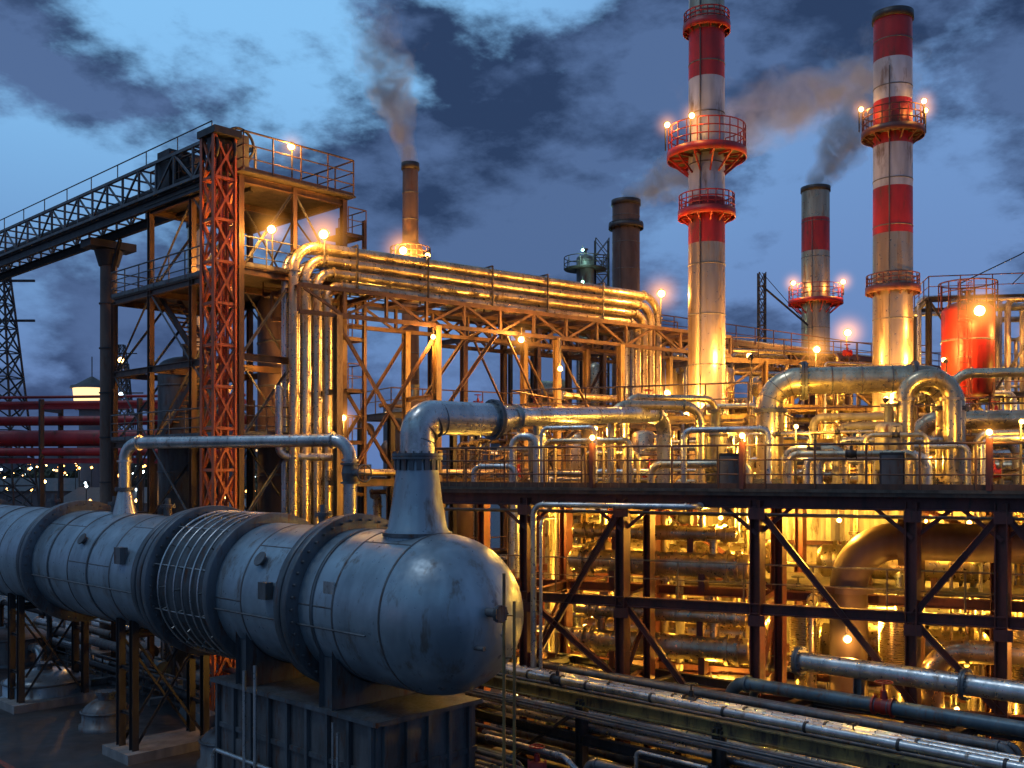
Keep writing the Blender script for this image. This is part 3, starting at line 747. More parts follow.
# ------------------------------------------------------------ process units
def unit(name, o0, e1, nx, ny, bx, by, zs, sm, pm, seed, npipes=30, railm=M_brown, lamps=5, lp=260, brace=True):
    rn = random.Random(seed); e1 = V(e1).normalized(); e2 = Z.cross(e1); O = V(o0)
    def P(a, b, z): return O + e1 * a + e2 * b + Z * z
    o = Obj(name, O); X = nx * bx; Y = ny * by
    o.use('columns', sm)
    for i in range(nx + 1):
        for j in range(ny + 1): o.beam(P(i * bx, j * by, 0), P(i * bx, j * by, zs[-1]), .26, .26)
    o.use('beams', sm)
    for z in zs:
        for j in range(ny + 1): o.beam(P(0, j * by, z), P(X, j * by, z), .18, .28)
        for i in range(nx + 1): o.beam(P(i * bx, 0, z - .003), P(i * bx, Y, z - .003), .18, .28)
    if brace:
        o.use('bracing', sm); zz = [0] + list(zs)
        for i in range(nx):
            for k in range(len(zs)):
                if rn.random() < .5:
                    a, b = (i, i + 1) if rn.random() < .5 else (i + 1, i)
                    o.beam(P(a * bx, 0, zz[k]), P(b * bx, 0, zz[k + 1]), .11, .11, kind='L')
    o.use('gratings', M_grate)
    for z in zs[:-1]:
        for i in range(nx):
            if rn.random() < .6: o.box(P((i + .5) * bx, Y * .5, z + .17), (bx - .3, Y * .9, .04), e1)
    o.use('railings', railm)
    for z in zs: o.rail([P(0, 0, z + .15), P(X, 0, z + .15)], 1.1, 1.6, .03, 1, False, 5)
    o.rail([P(0, Y, zs[-1] + .15), P(0, 0, zs[-1] + .15)], 1.1, 1.6, .03, 1, False, 5)
    zz = [0] + list(zs)
    for k in range(len(zz) - 1):
        for i in range(nx):
            t = rn.random(); h = zz[k + 1] - zz[k]
            c = P((i + .5) * bx, Y * rn.uniform(.3, .6), zz[k])
            if t < .35:
                r = min(bx, h) * rn.uniform(.16, .24); q = c + Z * (h * .45)
                o.use('horizontal_drums', pm)
                Lh = bx * .42
                o.rev(q - e1 * Lh, e1, [(-r * .4, .01), (-r * .3, r * .6), (0, r), (2 * Lh, r), (2 * Lh + r * .3, r * .6), (2 * Lh + r * .4, .01)], 20)
                o.flange(q - e1 * Lh * .7, e1, r * 1.2, .06); o.flange(q + e1 * Lh * .7, e1, r * 1.2, .06)
                o.use('drum_saddles', sm)
                for s_ in (-.5, .5): o.box(q + e1 * Lh * s_ - Z * (h * .22), (.15, r * 1.6, h * .45), e1)
            elif t < .65:
                r = bx * rn.uniform(.12, .19)
                o.use('vertical_drums', pm)
                o.rev(c + Z * .2, Z, [(0, .01), (0, r * .7), (.25, r), (h * .75, r), (h * .8, r * .7), (h * .83, .01)], 20)
                o.cyl(c + Z * (h * .8), c + Z * (h * .98), .08, n=8)
            else:
                o.use('manifolds', pm)
                for s_ in range(3):
                    q = c + e1 * (s_ - 1) * .5
                    o.pipe([q + Z * .2, q + Z * (h * .6 + s_ * .1), q + Z * (h * .6 + s_ * .1) + e1 * .9], .1, n=8)
    for k in range(npipes):
        o.use('pipes_a' if k % 3 else 'pipes_b', pm if k % 3 else M_silver)
        r = rn.choice((.07, .09, .12, .16, .20)); z1 = rn.choice(zs) + rn.uniform(-1.2, .7); z2 = rn.uniform(1, zs[-1])
        a = rn.uniform(0, X); a2 = min(max(a + rn.choice((-1, 1)) * rn.uniform(2, X * .6), 0), X); b = rn.uniform(-.5, Y * .8); b2 = rn.uniform(0, Y)
        ty = rn.random()
        if ty < .4: pts = [P(a, b, z2), P(a, b, z1), P(a2, b, z1), P(a2, b, rn.uniform(.5, z1))]
        elif ty < .7: pts = [P(-.5, b, z1), P(a2, b, z1), P(a2, b, z2)]
        else: pts = [P(a, b, 0), P(a, b, z1), P(a, b2, z1), P(a2, b2, z1)]
        q = [pts[0]]
        for p_ in pts[1:]:
            if (p_ - q[-1]).length > .3: q.append(p_)
        if len(q) > 1: o.pipe(q, r, n=10, k=5)
    for i in range(5):
        o.use('valves', M_red if i % 3 == 0 else M_dark); o.valve(P(rn.uniform(0, X), -.2, rn.choice(zs) + .6), e1, .13)
    o.done()
    for i in range(lamps):
        q = P(rn.uniform(.1, .95) * X, rn.choice((-.35, -.35, Y * .45)), rn.choice(zs) - .5)
        lamp(q, lp, .13, hang=.5, d=(0, -.6, -.8), c=YEL, name='work_lamp')
uu = (.914, -.405, 0)
unit('process_unit', (-5.5, 45.5, 0), (.85, .52, 0), 3, 1, 3.2, 3.5, (4.5, 8.5, 11.5), M_dark, M_bstack, 3, 22, lamps=1, lp=160)
unit('process_unit', (0, 38.5, 0), uu, 3, 2, 3.0, 3, (4.2, 8.3, 10.8), M_yelst, M_clad, 4, 44, lamps=4, lp=640)
unit('process_unit', (9.5, 37.0, 0), uu, 3, 2, 3.4, 3, (4.2, 8.3, 10.0), M_yelst, M_clad, 8, 46, lamps=4, lp=640)
unit('process_unit', (17.6, 40, 0), uu, 3, 2, 3.4, 3, (4.2, 8.3, 10.6), M_brown, M_clad, 9, 40, lamps=3, lp=750)
unit('process_unit', (10.5, 54, 0), (.95, .3, 0), 4, 1, 3.6, 4, (5, 9, 12.5, 15.0), M_yelst, M_clad, 12, 44, lamps=5, lp=1050)
unit('process_unit', (22.5, 54, 0), (.97, -.2, 0), 3, 1, 3.2, 4, (5, 9, 13, 18.2), M_dark, M_pipe2, 15, 30, lamps=3, lp=650, railm=M_maroon)
unit('process_unit', (1.5, 72, 0), (.9, .4, 0), 4, 1, 4, 4, (6, 12, 18), M_dark, M_clad, 17, 26, lamps=3, lp=700)
unit('process_unit', (27, 66, 0), (.9, .1, 0), 4, 1, 4, 4, (6, 11, 15.5), M_dark, M_clad, 21, 26, lamps=3, lp=1000)

o = vtank('distillation_column', (6.6, 90), .8, 0, 28, M_grey)
o.use('platforms', M_dark)
for z in (20, 23.5, 27): 
    o.rev(V((6.6, 90, z)), Z, [(0, .8), (0, 1.9), (.12, 1.9), (.12, .8)], 20)
    for f in (.5, 1.1): o.ring((6.6, 90, z + f), (0, 0, 1), 1.9, .04, 20, 5)
    for i in range(10):
        an = i * .628; q = V((6.6 + 1.9 * math.cos(an), 90 + 1.9 * math.sin(an), z)); o.cyl(q, q + Z * 1.1, .04, n=5)
o.lattice(V((8.2, 91, 10)), V((8.2, 91, 30)), 1.2, (1, 0, 0), (0, 1, 0), 1.5, .12)
o.done()
for z in (22, 25.5, 28.3): lamp((6.2, 87.7, z), 220, .2, c=(.5, 1, .8), em=E_green, name='signal_lamp', hang=.4)

o = vtank('red_storage_tank', (23.7, 52.0), 1.28, 12.6, 17.2, M_red, legs=True, lm=M_maroon)
o.use('top_rail', M_maroon)
o.ring((23.7, 52, 18.7), (0, 0, 1), 1.4, .04, 28, 5); o.ring((23.7, 52, 18.2), (0, 0, 1), 1.4, .03, 28, 5)
for i in range(14):
    an = i * 2 * math.pi / 14; q = V((23.7 + 1.4 * math.cos(an), 52 + 1.4 * math.sin(an), 17.3)); o.cyl(q, q + Z * 1.4, .035, n=5)
o.ladder((22.9, 50.75, 8), (22.9, 50.75, 18.5), (1, 0, 0), .5, True, (-.2, -1, 0)); o.done()

o = Obj('derrick_crane', (19, 76, 0)); o.use('mast', M_dark); o.lattice((19, 76, 0), (19, 76, 24), .5, (1, 0, 0), (0, 1, 0), 1, .1)
o.use('jib', M_dark); o.cyl((19, 76, 23), (22.5, 76, 20), .08); o.cyl((19, 76, 24), (22.5, 76, 20), .03, n=5); o.done()
o = Obj('overhead_cable', (30, 60, 20)); o.use('cable', M_dark)
o.sweep([(25, 56, 19.4), (29, 57, 21.3), (36, 58, 26)], .035, 5); o.sweep([(28, 56, 19.4), (31, 57, 22), (36, 58, 27.5)], .03, 5); o.done()

# ------------------------------------------------------------ elevated deck structure (right)
D0 = V((-1.86, 30, 0)); ud = V(uu).normalized(); un = V((.405, .914, 0)).normalized()
def F(a, b, z): return D0 + ud * a + un * b + Z * z
o = Obj('elevated_steel_deck', D0)
fa = [-.4, 2.5, 5.4, 9.1, 12.9, 14.9, 18.6, 22.4]; fb = [0, 3.2, 8]
o.use('columns', M_maroon)
for a in fa:
    for b in fb: o.beam(F(a, b, 0), F(a, b, 8.2), .3, .3)
for a in (9.55, 5.9): o.beam(F(a, .9, 0), F(a, .9, 8.2), .24, .24)
o.use('primary_beams', M_maroon)
for z, h in ((8.2, .42), (5.35, .28), (3.0, .28)):
    for b in fb: o.beam(F(-.6, b, z), F(23, b, z), .24, h)
    for a in fa: o.beam(F(a, 0, z - .004), F(a, 8, z - .004), .2, h * .9)
o.use('edge_channel', M_brown); o.beam(F(-.7, -.22, 8.42), F(23, -.22, 8.42), .1, .18, kind='B')
o.use('gusset_plates', M_maroon)
for a in fa: 
    for z in (7.85, 5.05, 2.7): o.box(F(a, -.17, z), (.42, .025, .28), ud)
o.use('bracing', M_maroon)
for a0, a1, z0, z1 in ((9.1, 12.9, 8.0, 3.2), (2.5, 5.4, 3.1, 8.0), (5.4, 2.5, 3.1, 5.3), (12.9, 14.9, 5.4, 8.0), (14.9, 12.9, 3.1, 5.3), (14.9, 18.6, 8, 3.1), (5.4, 7.2, 5.4, 3.1)):
    o.beam(F(a0, -.05, z0), F(a1, -.05, z1), .16, .16, kind='I')
for a0, a1 in ((5.4, 9.1), (12.9, 18.6)): o.beam(F(a0, 3.2, 8), F(a1, 3.2, 5.4), .14, .14, kind='L')
for a in fa[1:]: o.beam(F(a, 0, 3.1), F(a, 3.2, 5.3), .12, .12, kind='L')
for a in fa[1:-1]:
    for s_ in (-1, 1): o.beam(F(a, 0, 7.3), F(a + s_ * .9, 0, 8.05), .1, .1, kind='L')
o.use('grating', M_grate); o.box(F(11.2, 3.9, 8.47), (24, 8.4, .08), ud)
o.use('lower_grating', M_grate); o.box(F(14, 5.5, 5.55), (16, 4.5, .05), ud)
o.use('deck_railing', M_brown)
o.rail([F(-.6, 8, 8.5), F(-.6, -.2, 8.5), F(23, -.2, 8.5)], 1.15, 1.25, .03, 2)
o.use('balusters', M_yelst)
for i in range(26): q = F(-.4 + i * .24, -.2, 8.5); o.cyl(q, q + Z * 1.1, .014, n=4)
o.use('gate_posts', M_maroon)
for a in (-.6, 4.6, 8.75, 14.6): o.beam(F(a, -.25, 8.5), F(a, -.25, 9.75), .13, .13, kind='B')
o.use('lower_railing', M_yelst)
o.rail([F(-.2, .1, 5.5), F(23, .1, 5.5)], 1.0, 1.8, .022, 1, False)
o.use('hanging_conduits', M_grey)
for k in range(4): o.cyl(F(-.5, -.1 + k * .12, 7.85 - .02 * k), F(23, -.1 + k * .12, 7.85 - .02 * k), .03, n=6)
o.done()
for a in (8.3, 12.4):
    o = Obj('control_cabinet', F(a, .5, 8.5)); o.use('body', M_dark); o.box(F(a, .5, 9.0), (.6, .4, .9), ud)
    o.use('door', M_grey); o.box(F(a, .29, 9.0), (.5, .02, .75), ud); o.use('feet', M_dark); o.box(F(a, .5, 8.53), (.5, .3, .06), ud); o.done()

o = Obj('inverted_u_duct', (8.2, 32, 8.5)); o.use('duct', M_clad)
d0 = V((8.3, 32.2, 8.5)); d1 = V((13.6, 31.0, 8.5))
zt = 11.85
o.pipe([d0, d0 + Z * (zt - 8.5), d1 + Z * (zt - 8.5), d1], .43, .9, 32, False, 12)
o.use('flanges', M_grey); dd = (d1 - d0).normalized()
o.flange(d0 + Z * (zt - 8.5) + dd * 1.05, dd, .62, .09, 16, 32); o.flange(d1 + Z * (zt - 8.5) - dd * 1.05, dd, .56, .07, 16, 32)
for q in (d0, d1): o.flange(q + Z * 2.4, Z, .56, .06, 14, 28); o.flange(q + Z * .15, Z, .58, .07, 14, 28)
for k in range(3): q = d0 + Z * (zt - 8.5) + dd * (1.9 + k * .9); o.cyl(q - dd * .02, q + dd * .02, .445, n=32)
for an in (22, 45, 68):
    a_ = math.radians(an)
    for c_, sgn, d_ in ((d0, 1, dd), (d1, -1, dd)):
        cc = c_ + Z * (zt - 8.5 - .9) + d_ * (.9 * sgn); p = cc + (-d_ * sgn * math.cos(a_) + Z * math.sin(a_)) * .9; tg = d_ * sgn * math.sin(a_) + Z * math.cos(a_)
        o.cyl(p - tg * .012, p + tg * .012, .445, n=32)
o.use('branch', M_clad)
b1 = d1 - dd * 1.3 - un * .75; b1.z = 8.5
o.pipe([b1, b1 + Z * 3.3, b1 + Z * 3.3 + dd * 1.35, b1 + dd * 1.35], .27, .62, 26, True, 10)
o.use('inner_pipes', M_pipe2)
for k in range(3):
    q = d0 + dd * (1.3 + k * .75) + un * .3; o.pipe([q, q + Z * (2.2 - .3 * k), q + Z * (2.2 - .3 * k) + dd * (2.6 - k * .4)], .12)
o.done()
o = Obj('process_pipe', (14, 33, 9)); o.use('pipe', M_clad); o.pipe([(13.9, 34.2, 8.5), (13.9, 34.2, 10.7), (19, 33.2, 10.7)], .32, .7, 24)
o.pipe([(14.6, 33.2, 8.5), (14.6, 33.2, 12.2), (20, 32, 12.2)], .16, .6, 20); o.done()
o = Obj('goalpost_pipe', (3, 31, 8.5)); o.use('pipe', M_clad)
o.pipe([(3.05, 30.6, 8.5), (3.05, 30.6, 11.0), (5.9, 31.3, 11.0), (5.9, 31.3, 8.5)], .15, .55, 18)
o.pipe([(3.6, 31.6, 8.5), (3.6, 31.6, 11.3), (6.6, 32.4, 11.3), (6.6, 32.4, 8.5)], .11, .4, 14)
o.done()
for a, b, r, h in ((1.6, 3, .3, 1.1), (6.9, 5, .36, 1.3), (12, 6, .4, 1.4), (16.5, 4, .5, 1.8)):
    o = vtank('vertical_drum', F(a, b, 0), r, 8.9, 8.9 + h, M_pipe2, legs=False); 
    o.parts.pop('supports', None)
    o.use('skirt', M_dark); q = F(a, b, 8.5); o.cyl(q, q + Z * .45, r * .85, n=18); o.done()
o = Obj('deck_pipework', F(5, 4, 8.5)); rn = random.Random(33)
for k in range(34):
    o.use('pipes_%d' % (k % 2), (M_clad, M_silver)[k % 2])
    a = rn.uniform(0, 20); b = rn.uniform(1.2, 7.5); z = 8.5 + rn.uniform(.4, 1.8); a2 = a + rn.uniform(.8, 4); r = rn.choice((.05, .07, .09, .12))
    o.pipe([F(a, b, 8.5), F(a, b, z), F(a2, b, z), F(a2, b, 8.5)], r, n=10, k=5)
    if k % 4 == 0:
        o.use('valves', M_dark); o.valve(F((a + a2) / 2, b, z), ud, r)
o.done()

def exchanger(p, d, L_, r, m=M_clad, name='heat_exchanger'):
    p = V(p); d = V(d).normalized(); o = Obj(name, p); o.use('shell', m)
    o.rev(p, d, [(-r * .45, .01), (-r * .38, r * .55), (-r * .1, r * .95), (0, r), (L_, r), (L_ + r * .1, r * .95), (L_ + r * .38, r * .55), (L_ + r * .45, .01)], 28)
    o.use('flanges', M_clad)
    for t in (.35, .6, L_ - .6, L_ - .3): o.cyl(p + d * (t - .05), p + d * (t + .05), r * 1.25, n=28)
    for t in (L_ * .3, L_ * .5, L_ * .7): o.cyl(p + d * (t - .02), p + d * (t + .02), r * 1.04, n=28)
    o.use('nozzles', M_clad)
    for t in (.9, L_ - 1.0): o.cyl(p + d * t, p + d * t + Z * (r + .35), .12); o.flange(p + d * t + Z * (r + .35), Z, .2, .04)
    o.use('saddle', M_maroon)
    for t in (1.3, L_ - 1.3): o.box(p + d * t - Z * (r + .12), (.18, r * 1.5, .5), d)
    return o.done()
for z in (6.25, 3.85):
    exchanger(F(3.2, 2.0, z), ud, 5.3, .36); exchanger(F(3.0, 3.9, z + .1), ud, 5.6, .34); exchanger(F(3.4, 5.6, z), ud, 5.4, .42)
    exchanger(F(10.2, 5.0, z), ud, 4.4, .5); exchanger(F(16.2, 4.0, z), ud, 5, .45)
exchanger(F(3.2, 2.2, 7.15), ud, 4.9, .22); exchanger(F(3.3, 2.1, 4.75), ud, 5.1, .2)
o = Obj('large_curved_duct', F(12, 1.8, 6)); o.use('duct', M_bstack)
o.pipe([F(11.2, 2.0, 2.2), F(11.2, 2.0, 7.1), F(20, 2.0, 7.1)], .5, 1.3, 30, True, 12)
o.use('lower_duct', M_clad)
o.pipe([F(13.3, 1.2, 1), F(13.3, 1.2, 4.4), F(20, 1.2, 4.4)], .3, .8, 22, True, 10); o.done()
o = Obj('under_deck_pipework', F(8, 4, 4)); rn = random.Random(77)
for k in range(90):
    o.use('pipes_%d' % (k % 3), (M_clad, M_pipe2, M_silver)[k % 3])
    a = rn.uniform(0, 21); b = rn.uniform(2.5, 7.9); z = rn.uniform(1.2, 7.7); a2 = a + rn.uniform(1, 5); r = rn.choice((.05, .07, .1, .14)); z2 = rn.uniform(.5, 7.8)
    ty = rn.random()
    if ty < .45: pts = [F(a, b, z2), F(a, b, z), F(a2, b, z)]
    elif ty < .75: pts = [F(a, b, 0), F(a, b, 7.9)]
    else: pts = [F(a, b, z), F(a2, b, z), F(a2, b - 1.5, z), F(a2, b - 1.5, z2)]
    if (pts[-1] - pts[-2]).length < .4: continue
    o.pipe(pts, r, n=10, k=5)
    if k % 6 == 0: o.use('valves', M_red if k % 12 == 0 else M_dark); o.valve(F((a + a2) / 2, b, z), ud, r)
o.done()
for a, b in ((12.3, 3.2), (15.5, 2.6), (9.9, 3.0)):
    o = Obj('finned_cooler', F(a, b, 3)); o.use('core', M_clad); o.cyl(F(a, b, 0), F(a, b, 5.0), .28, n=20)
    o.use('fins', M_clad)
    for i in range(26): o.cyl(F(a, b, 3.2 + i * .065), F(a, b, 3.225 + i * .065), .42, n=20)
    o.done()
o = Obj('drain_pipe', F(2.9, -.4, 8)); o.use('pipe', M_silver)
o.pipe([F(2.9, -.45, 2.0), F(2.9, -.45, 8.02), F(7.6, -.45, 8.02), F(7.6, .6, 8.02)], .085, .3, 14); o.pipe([F(3.15, -.5, 2), F(3.15, -.5, 7.6), F(3.15, .5, 7.6)], .05, .2, 10)
o.done()
o = Obj('corrugated_hall_wall', F(10, 9.2, 0)); o.use('sheeting', M_pipe2)
k = 160; vs = []
for i in range(k + 1):
    a = -1 + i * 25 / k; b = 9.2 + (.05 if (i // 2) % 2 else -.05); vs += [F(a, b, 0), F(a, b, 8.3)]
o.add(vs, [(2 * i, 2 * i + 2, 2 * i + 3, 2 * i + 1) for i in range(k)])
o.use('girts', M_maroon)
for z in (1.5, 4, 6.5): o.beam(F(-1, 9.05, z), F(24, 9.05, z), .12, .14)
o.done()

# ------------------------------------------------------------ foreground pipe rack
G0 = V((-.05, 27, 0)); ga = V((.726, -.688, 0)).normalized(); gb = V((.688, .726, 0)).normalized()
def G(a, b, z): return G0 + ga * a + gb * b + Z * z
o = Obj('ground_pipe_rack', G0)
o.use('frame', M_dark)
for a in (-1.5, 2.5, 6.5, 10.5, 14.5):
    for b in (0, 4.4): o.beam(G(a, b, 0), G(a, b, 3.15), .24, .24)
    for z in (3.1, 2.2, 1.2): o.beam(G(a, -.1, z), G(a, 4.5, z), .2, .24)
o.beam(G(-2, 0, 2.2), G(18, 0, 2.2), .18, .26); o.beam(G(-2, 0, 1.2), G(18, 0, 1.2), .18, .26)
o.beam(G(-2, 4.4, 3.1), G(18, 4.4, 3.1), .18, .26)
for a in (-1.5, 6.5): o.beam(G(a, 0, .2), G(a + 4, 0, 3.0), .1, .1, kind='L')
o.use('edge_beam', M_ochre); o.beam(G(-2.2, -.02, 3.2), G(18, -.02, 3.2), .2, .32)
o.use('silver_pipes', M_silver)
for b, r, z in ((.22, .11, 3.52), (.75, .075, 3.3), (1.15, .12, 3.34), (1.75, .06, 3.28)): o.pipe([G(-2, b, z), G(18, b, z)], r, n=16)
for b, r in ((.3, .1), (.8, .13), (1.5, .09)): o.pipe([G(-1.8, b, 2.33 + r), G(18, b, 2.33 + r)], r, n=14)
o.use('grey_pipes', M_grey)
for b, r in ((.5, .06), (2.2, .1), (2.6, .07)): o.pipe([G(-1, b, 3.22 + r), G(12, b, 3.22 + r), G(12, b, 1)], r, n=14)
for b, r in ((.3, .12), (.8, .1), (1.4, .14), (2.2, .1)): o.pipe([G(-1.8, b, 1.33 + r), G(18, b, 1.33 + r)], r, n=14)
o.use('blue_grey_pipes', M_teal)
for b, z, r, a0 in ((3.0, 3.4, .17, 5.0), (3.4, 3.3, .11, 5.4), (2.0, 2.33, .13, -1), (2.8, 2.33, .16, -1)): o.pipe([G(a0, b, z - 1.4), G(a0, b, z + r), G(18, b, z + r)], r, n=16)
o.use('large_pipe', M_silver); o.pipe([G(6.4, 3.9, 4.15), G(18, 3.9, 4.15)], .24, n=26, fl=False)
o.use('large_pipe_flange', M_vdark); o.flange(G(6.45, 3.9, 4.15), ga, .37, .07, 14, 26); o.flange(G(10.5, 3.9, 4.15), ga, .36, .06, 14, 26)
for a in (8, 12, 16): o.beam(G(a, 3.9, 3.2), G(a, 3.9, 3.93), .2, .2)
o.use('clamps', M_dark)
for a in (.5, 2.5, 4.5, 6.5, 8.5, 10.5, 12.5, 14.5):
    for b, z, r in ((.22, 3.52, .11), (1.15, 3.34, .12)): o.cyl(G(a - .03, b, z), G(a + .03, b, z), r + .02, n=16)
    o.beam(G(a, .12, 3.22), G(a, 2.8, 3.22), .08, .1)
o.use('valve_red', M_red); o.valve(G(9.0, 3.0, 3.57), ga, .15)
o.use('valve_dark', M_dark); o.valve(G(5.0, 1.15, 3.34), ga, .12); o.valve(G(9.3, .75, 3.3), ga, .09); o.valve(G(1.5, .22, 3.52), ga, .1)
o.use('cable_tray', M_grey); o.beam(G(-2, -.38, 2.9), G(18, -.38, 2.9), .35, .05, kind='B'); o.cyl(G(-2, -.32, 2.97), G(18, -.32, 2.97), .04, n=8); o.cyl(G(-2, -.44, 2.96), G(18, -.44, 2.96), .03, n=8)
o.done()
o = Obj('ground_pipework', (0, 26, 1)); rn = random.Random(9)
for k in range(26):
    o.use('pipes_%d' % (k % 3), (M_silver, M_grey, M_teal)[k % 3])
    a = rn.uniform(-4, 8); b = rn.uniform(-2.4, -.6); z = rn.uniform(.4, 2.6); r = rn.choice((.05, .07, .1))
    if k % 2: o.pipe([G(a, b, 0), G(a, b, z), G(a + rn.uniform(1.5, 5), b, z), ], r, n=10)
    else: o.pipe([G(a, b, z), G(a + rn.uniform(2, 6), b, z), G(a + 6.5, b, 0.0)], r, n=10)
o.done()
o = Obj('red_hydrant_valve', (.6, 24, 0)); o.use('body', M_red); o.cyl((.6, 24, 0), (.6, 24, 1.7), .09); o.valve((.6, 24, 1.85), (1, 0, 0), .14)
o.use('base_flange', M_dark); o.flange((.6, 24, .08), (0, 0, 1), .2, .05, 8); o.done()

# ------------------------------------------------------------ left yard
def dometank(x, y, r, h, m=M_grey):
    o = Obj('low_domed_tank', (x, y, 0)); o.use('shell', m)
    o.rev((x, y, 0), Z, [(0, r + .1), (.15, r + .1), (.15, r), (h, r), (h + .18, r * .85), (h + .36, r * .55), (h + .45, .01)], 40)
    o.use('hatch', M_vdark); o.cyl((x, y, h + .3), (x, y, h + .62), .28); o.flange((x, y, h + .62), (0, 0, 1), .36, .05, 10)
    o.ring((x, y, h), (0, 0, 1), r + .03, .04, 40, 5); o.done()
dometank(-18.4, 39.4, 1.5, .75, M_vessel); dometank(-8.6, 30.6, .9, .8); dometank(-14.2, 35, .8, .6); dometank(-23.5, 47, 1.6, 1.2)
rn = random.Random(55)
o = Obj('yard_pipework', (-18, 42, 0))
for k in range(26):
    o.use('pipes_%d' % (k % 3), (M_grey, M_dark, M_silver)[k % 3])
    a = rn.uniform(8, 34); b = rn.uniform(3.2, 9); z = rn.uniform(.3, 2.6); r = rn.choice((.08, .12, .18)); p = V((-1.65, 23, 0))
    q0 = p + vd * a + wd * (b - 1); q1 = q0 + vd * rn.uniform(4, 10)
    o.pipe([q0, q0 + Z * z, q1 + Z * z, q1], r, n=12)
o.use('sleepers', M_conc)
for k in range(10): o.box(V((-1.65, 23, .12)) + vd * (9 + k * 2.6) + wd * 5.5, (.3, 6, .24), vd)
o.done()
for k in range(6):
    p = V((-1.65, 23, 0)) + vd * (10 + k * 4.2) + wd * rn.uniform(4, 7.5)
    o = Obj('pump_skid', p); o.use('base', M_conc); o.box(p + Z * .15, (2.2, 1.3, .3), vd)
    o.use('motor', M_teal if k % 2 else M_grey); o.cyl(p + Z * .75 - vd * .9, p + Z * .75, .36, n=18); o.cyl(p + Z * .75 + vd * .1, p + Z * .75 + vd * .7, .26, .42, 18)
    o.use('feet', M_dark); o.box(p + Z * .42, (1.7, .5, .24), vd)
    o.use('discharge', M_silver); o.pipe([p + vd * .45 + Z * .9, p + vd * .45 + Z * 2.2, p + vd * .45 + Z * 2.2 + wd * 1.5], .12); o.done()
o = Obj('yard_handrail', (-20, 40, 0)); o.use('rail', M_grey)
o.rail([V((-1.65, 23, 0)) + vd * 12 + wd * 3.2, V((-1.65, 23, 0)) + vd * 36 + wd * 3.2], 1.1, 1.8, .04); o.done()

o = Obj('red_pipe_gallery', (-25, 60, 0)); o.use('big_pipe', M_redgal)
o.cyl((-60, 66, 10.95), (-16, 60, 10.95), .5, n=24); o.cyl((-60, 67.4, 12.1), (-16, 61.4, 12.1), .3, n=20); o.cyl((-60, 65, 10.1), (-16, 59.2, 10.1), .25, n=20)
o.use('small_pipes', M_redgal); o.cyl((-60, 66, 13.1), (-16, 60, 13.1), .16); o.cyl((-60, 66, 13.5), (-16, 60, 13.5), .09)
o.use('frame', M_dark)
for k in range(8):
    p = V((-16, 60, 0)).lerp(V((-60, 66, 0)), k / 7)
    for yy in (-1, 1.6): o.beam(p + V((0, yy, 0)), p + V((0, yy, 13.3)), .25, .25, kind='B')
    for z in (9.5, 12.7): o.beam(p + V((0, -1, z)), p + V((0, 1.6, z)), .2, .25, kind='B')
o.use('girders', M_redgal)
o.beam((-16, 59, 9.55), (-60, 65, 9.55), .2, .3); o.beam((-16, 59, 12.8), (-60, 65, 12.8), .2, .25); o.done()

def pylon(x, y, h, wb):
    o = Obj('lattice_pylon', (x, y, 0)); o.use('lattice', M_dark)
    k = 12; lv = [(h * (1 - (1 - i / k) ** 1.15), wb * (1 - i / k) ** 1.1 + .5) for i in range(k + 1)]
    for i in range(k):
        z0, w0 = lv[i]; z1, w1 = lv[i + 1]
        c0 = [V((x + sx * w0, y + sy * w0, z0)) for sx, sy in ((1, 1), (1, -1), (-1, -1), (-1, 1))]
        c1 = [V((x + sx * w1, y + sy * w1, z1)) for sx, sy in ((1, 1), (1, -1), (-1, -1), (-1, 1))]
        for j in range(4):
            j2 = (j + 1) % 4
            o.beam(c0[j], c1[j], .2, .2, kind='L'); o.beam(c0[j], c1[j2], .12, .12, kind='B'); o.beam(c0[j2], c1[j], .12, .12, kind='B'); o.beam(c1[j], c1[j2], .1, .1, kind='B')
    o.use('arms', M_dark)
    for z in (h * .95, h * .82): o.beam((x - 3, y, z), (x + 3, y, z), .2, .2, kind='B')
    o.done()
pylon(-45, 88, 27, 2.3); pylon(-78, 200, 34, 3); pylon(-62, 160, 26, 1.5)
lamp((-62, 158.5, 26.4), 0, .7, em=E_warm, name='aviation_lamp'); lamp((-62, 158.5, 21), 0, .5, em=E_cool, name='aviation_lamp')
# small lit control tower far left
o = Obj('distant_control_tower', (-63, 150, 0)); o.use('shaft', M_bld); o.cyl((-63, 150, 0), (-63, 150, 18), 2.0, 1.8, 20)
o.use('gallery', M_bld); o.cyl((-63, 150, 18), (-63, 150, 19), 2.4, 3.0, 20); o.cyl((-63, 150, 21.2), (-63, 150, 21.6), 3.1, 3.0, 20)
o.use('cab_glazing', E_win); o.cyl((-63, 150, 19), (-63, 150, 21.2), 2.5, 2.7, 20, cap=False)
o.use('roof', M_dark); o.cyl((-63, 150, 21.6), (-63, 150, 23.0), 2.6, .2, 20); o.cyl((-63, 150, 23), (-63, 150, 26), .08, n=6); o.done()

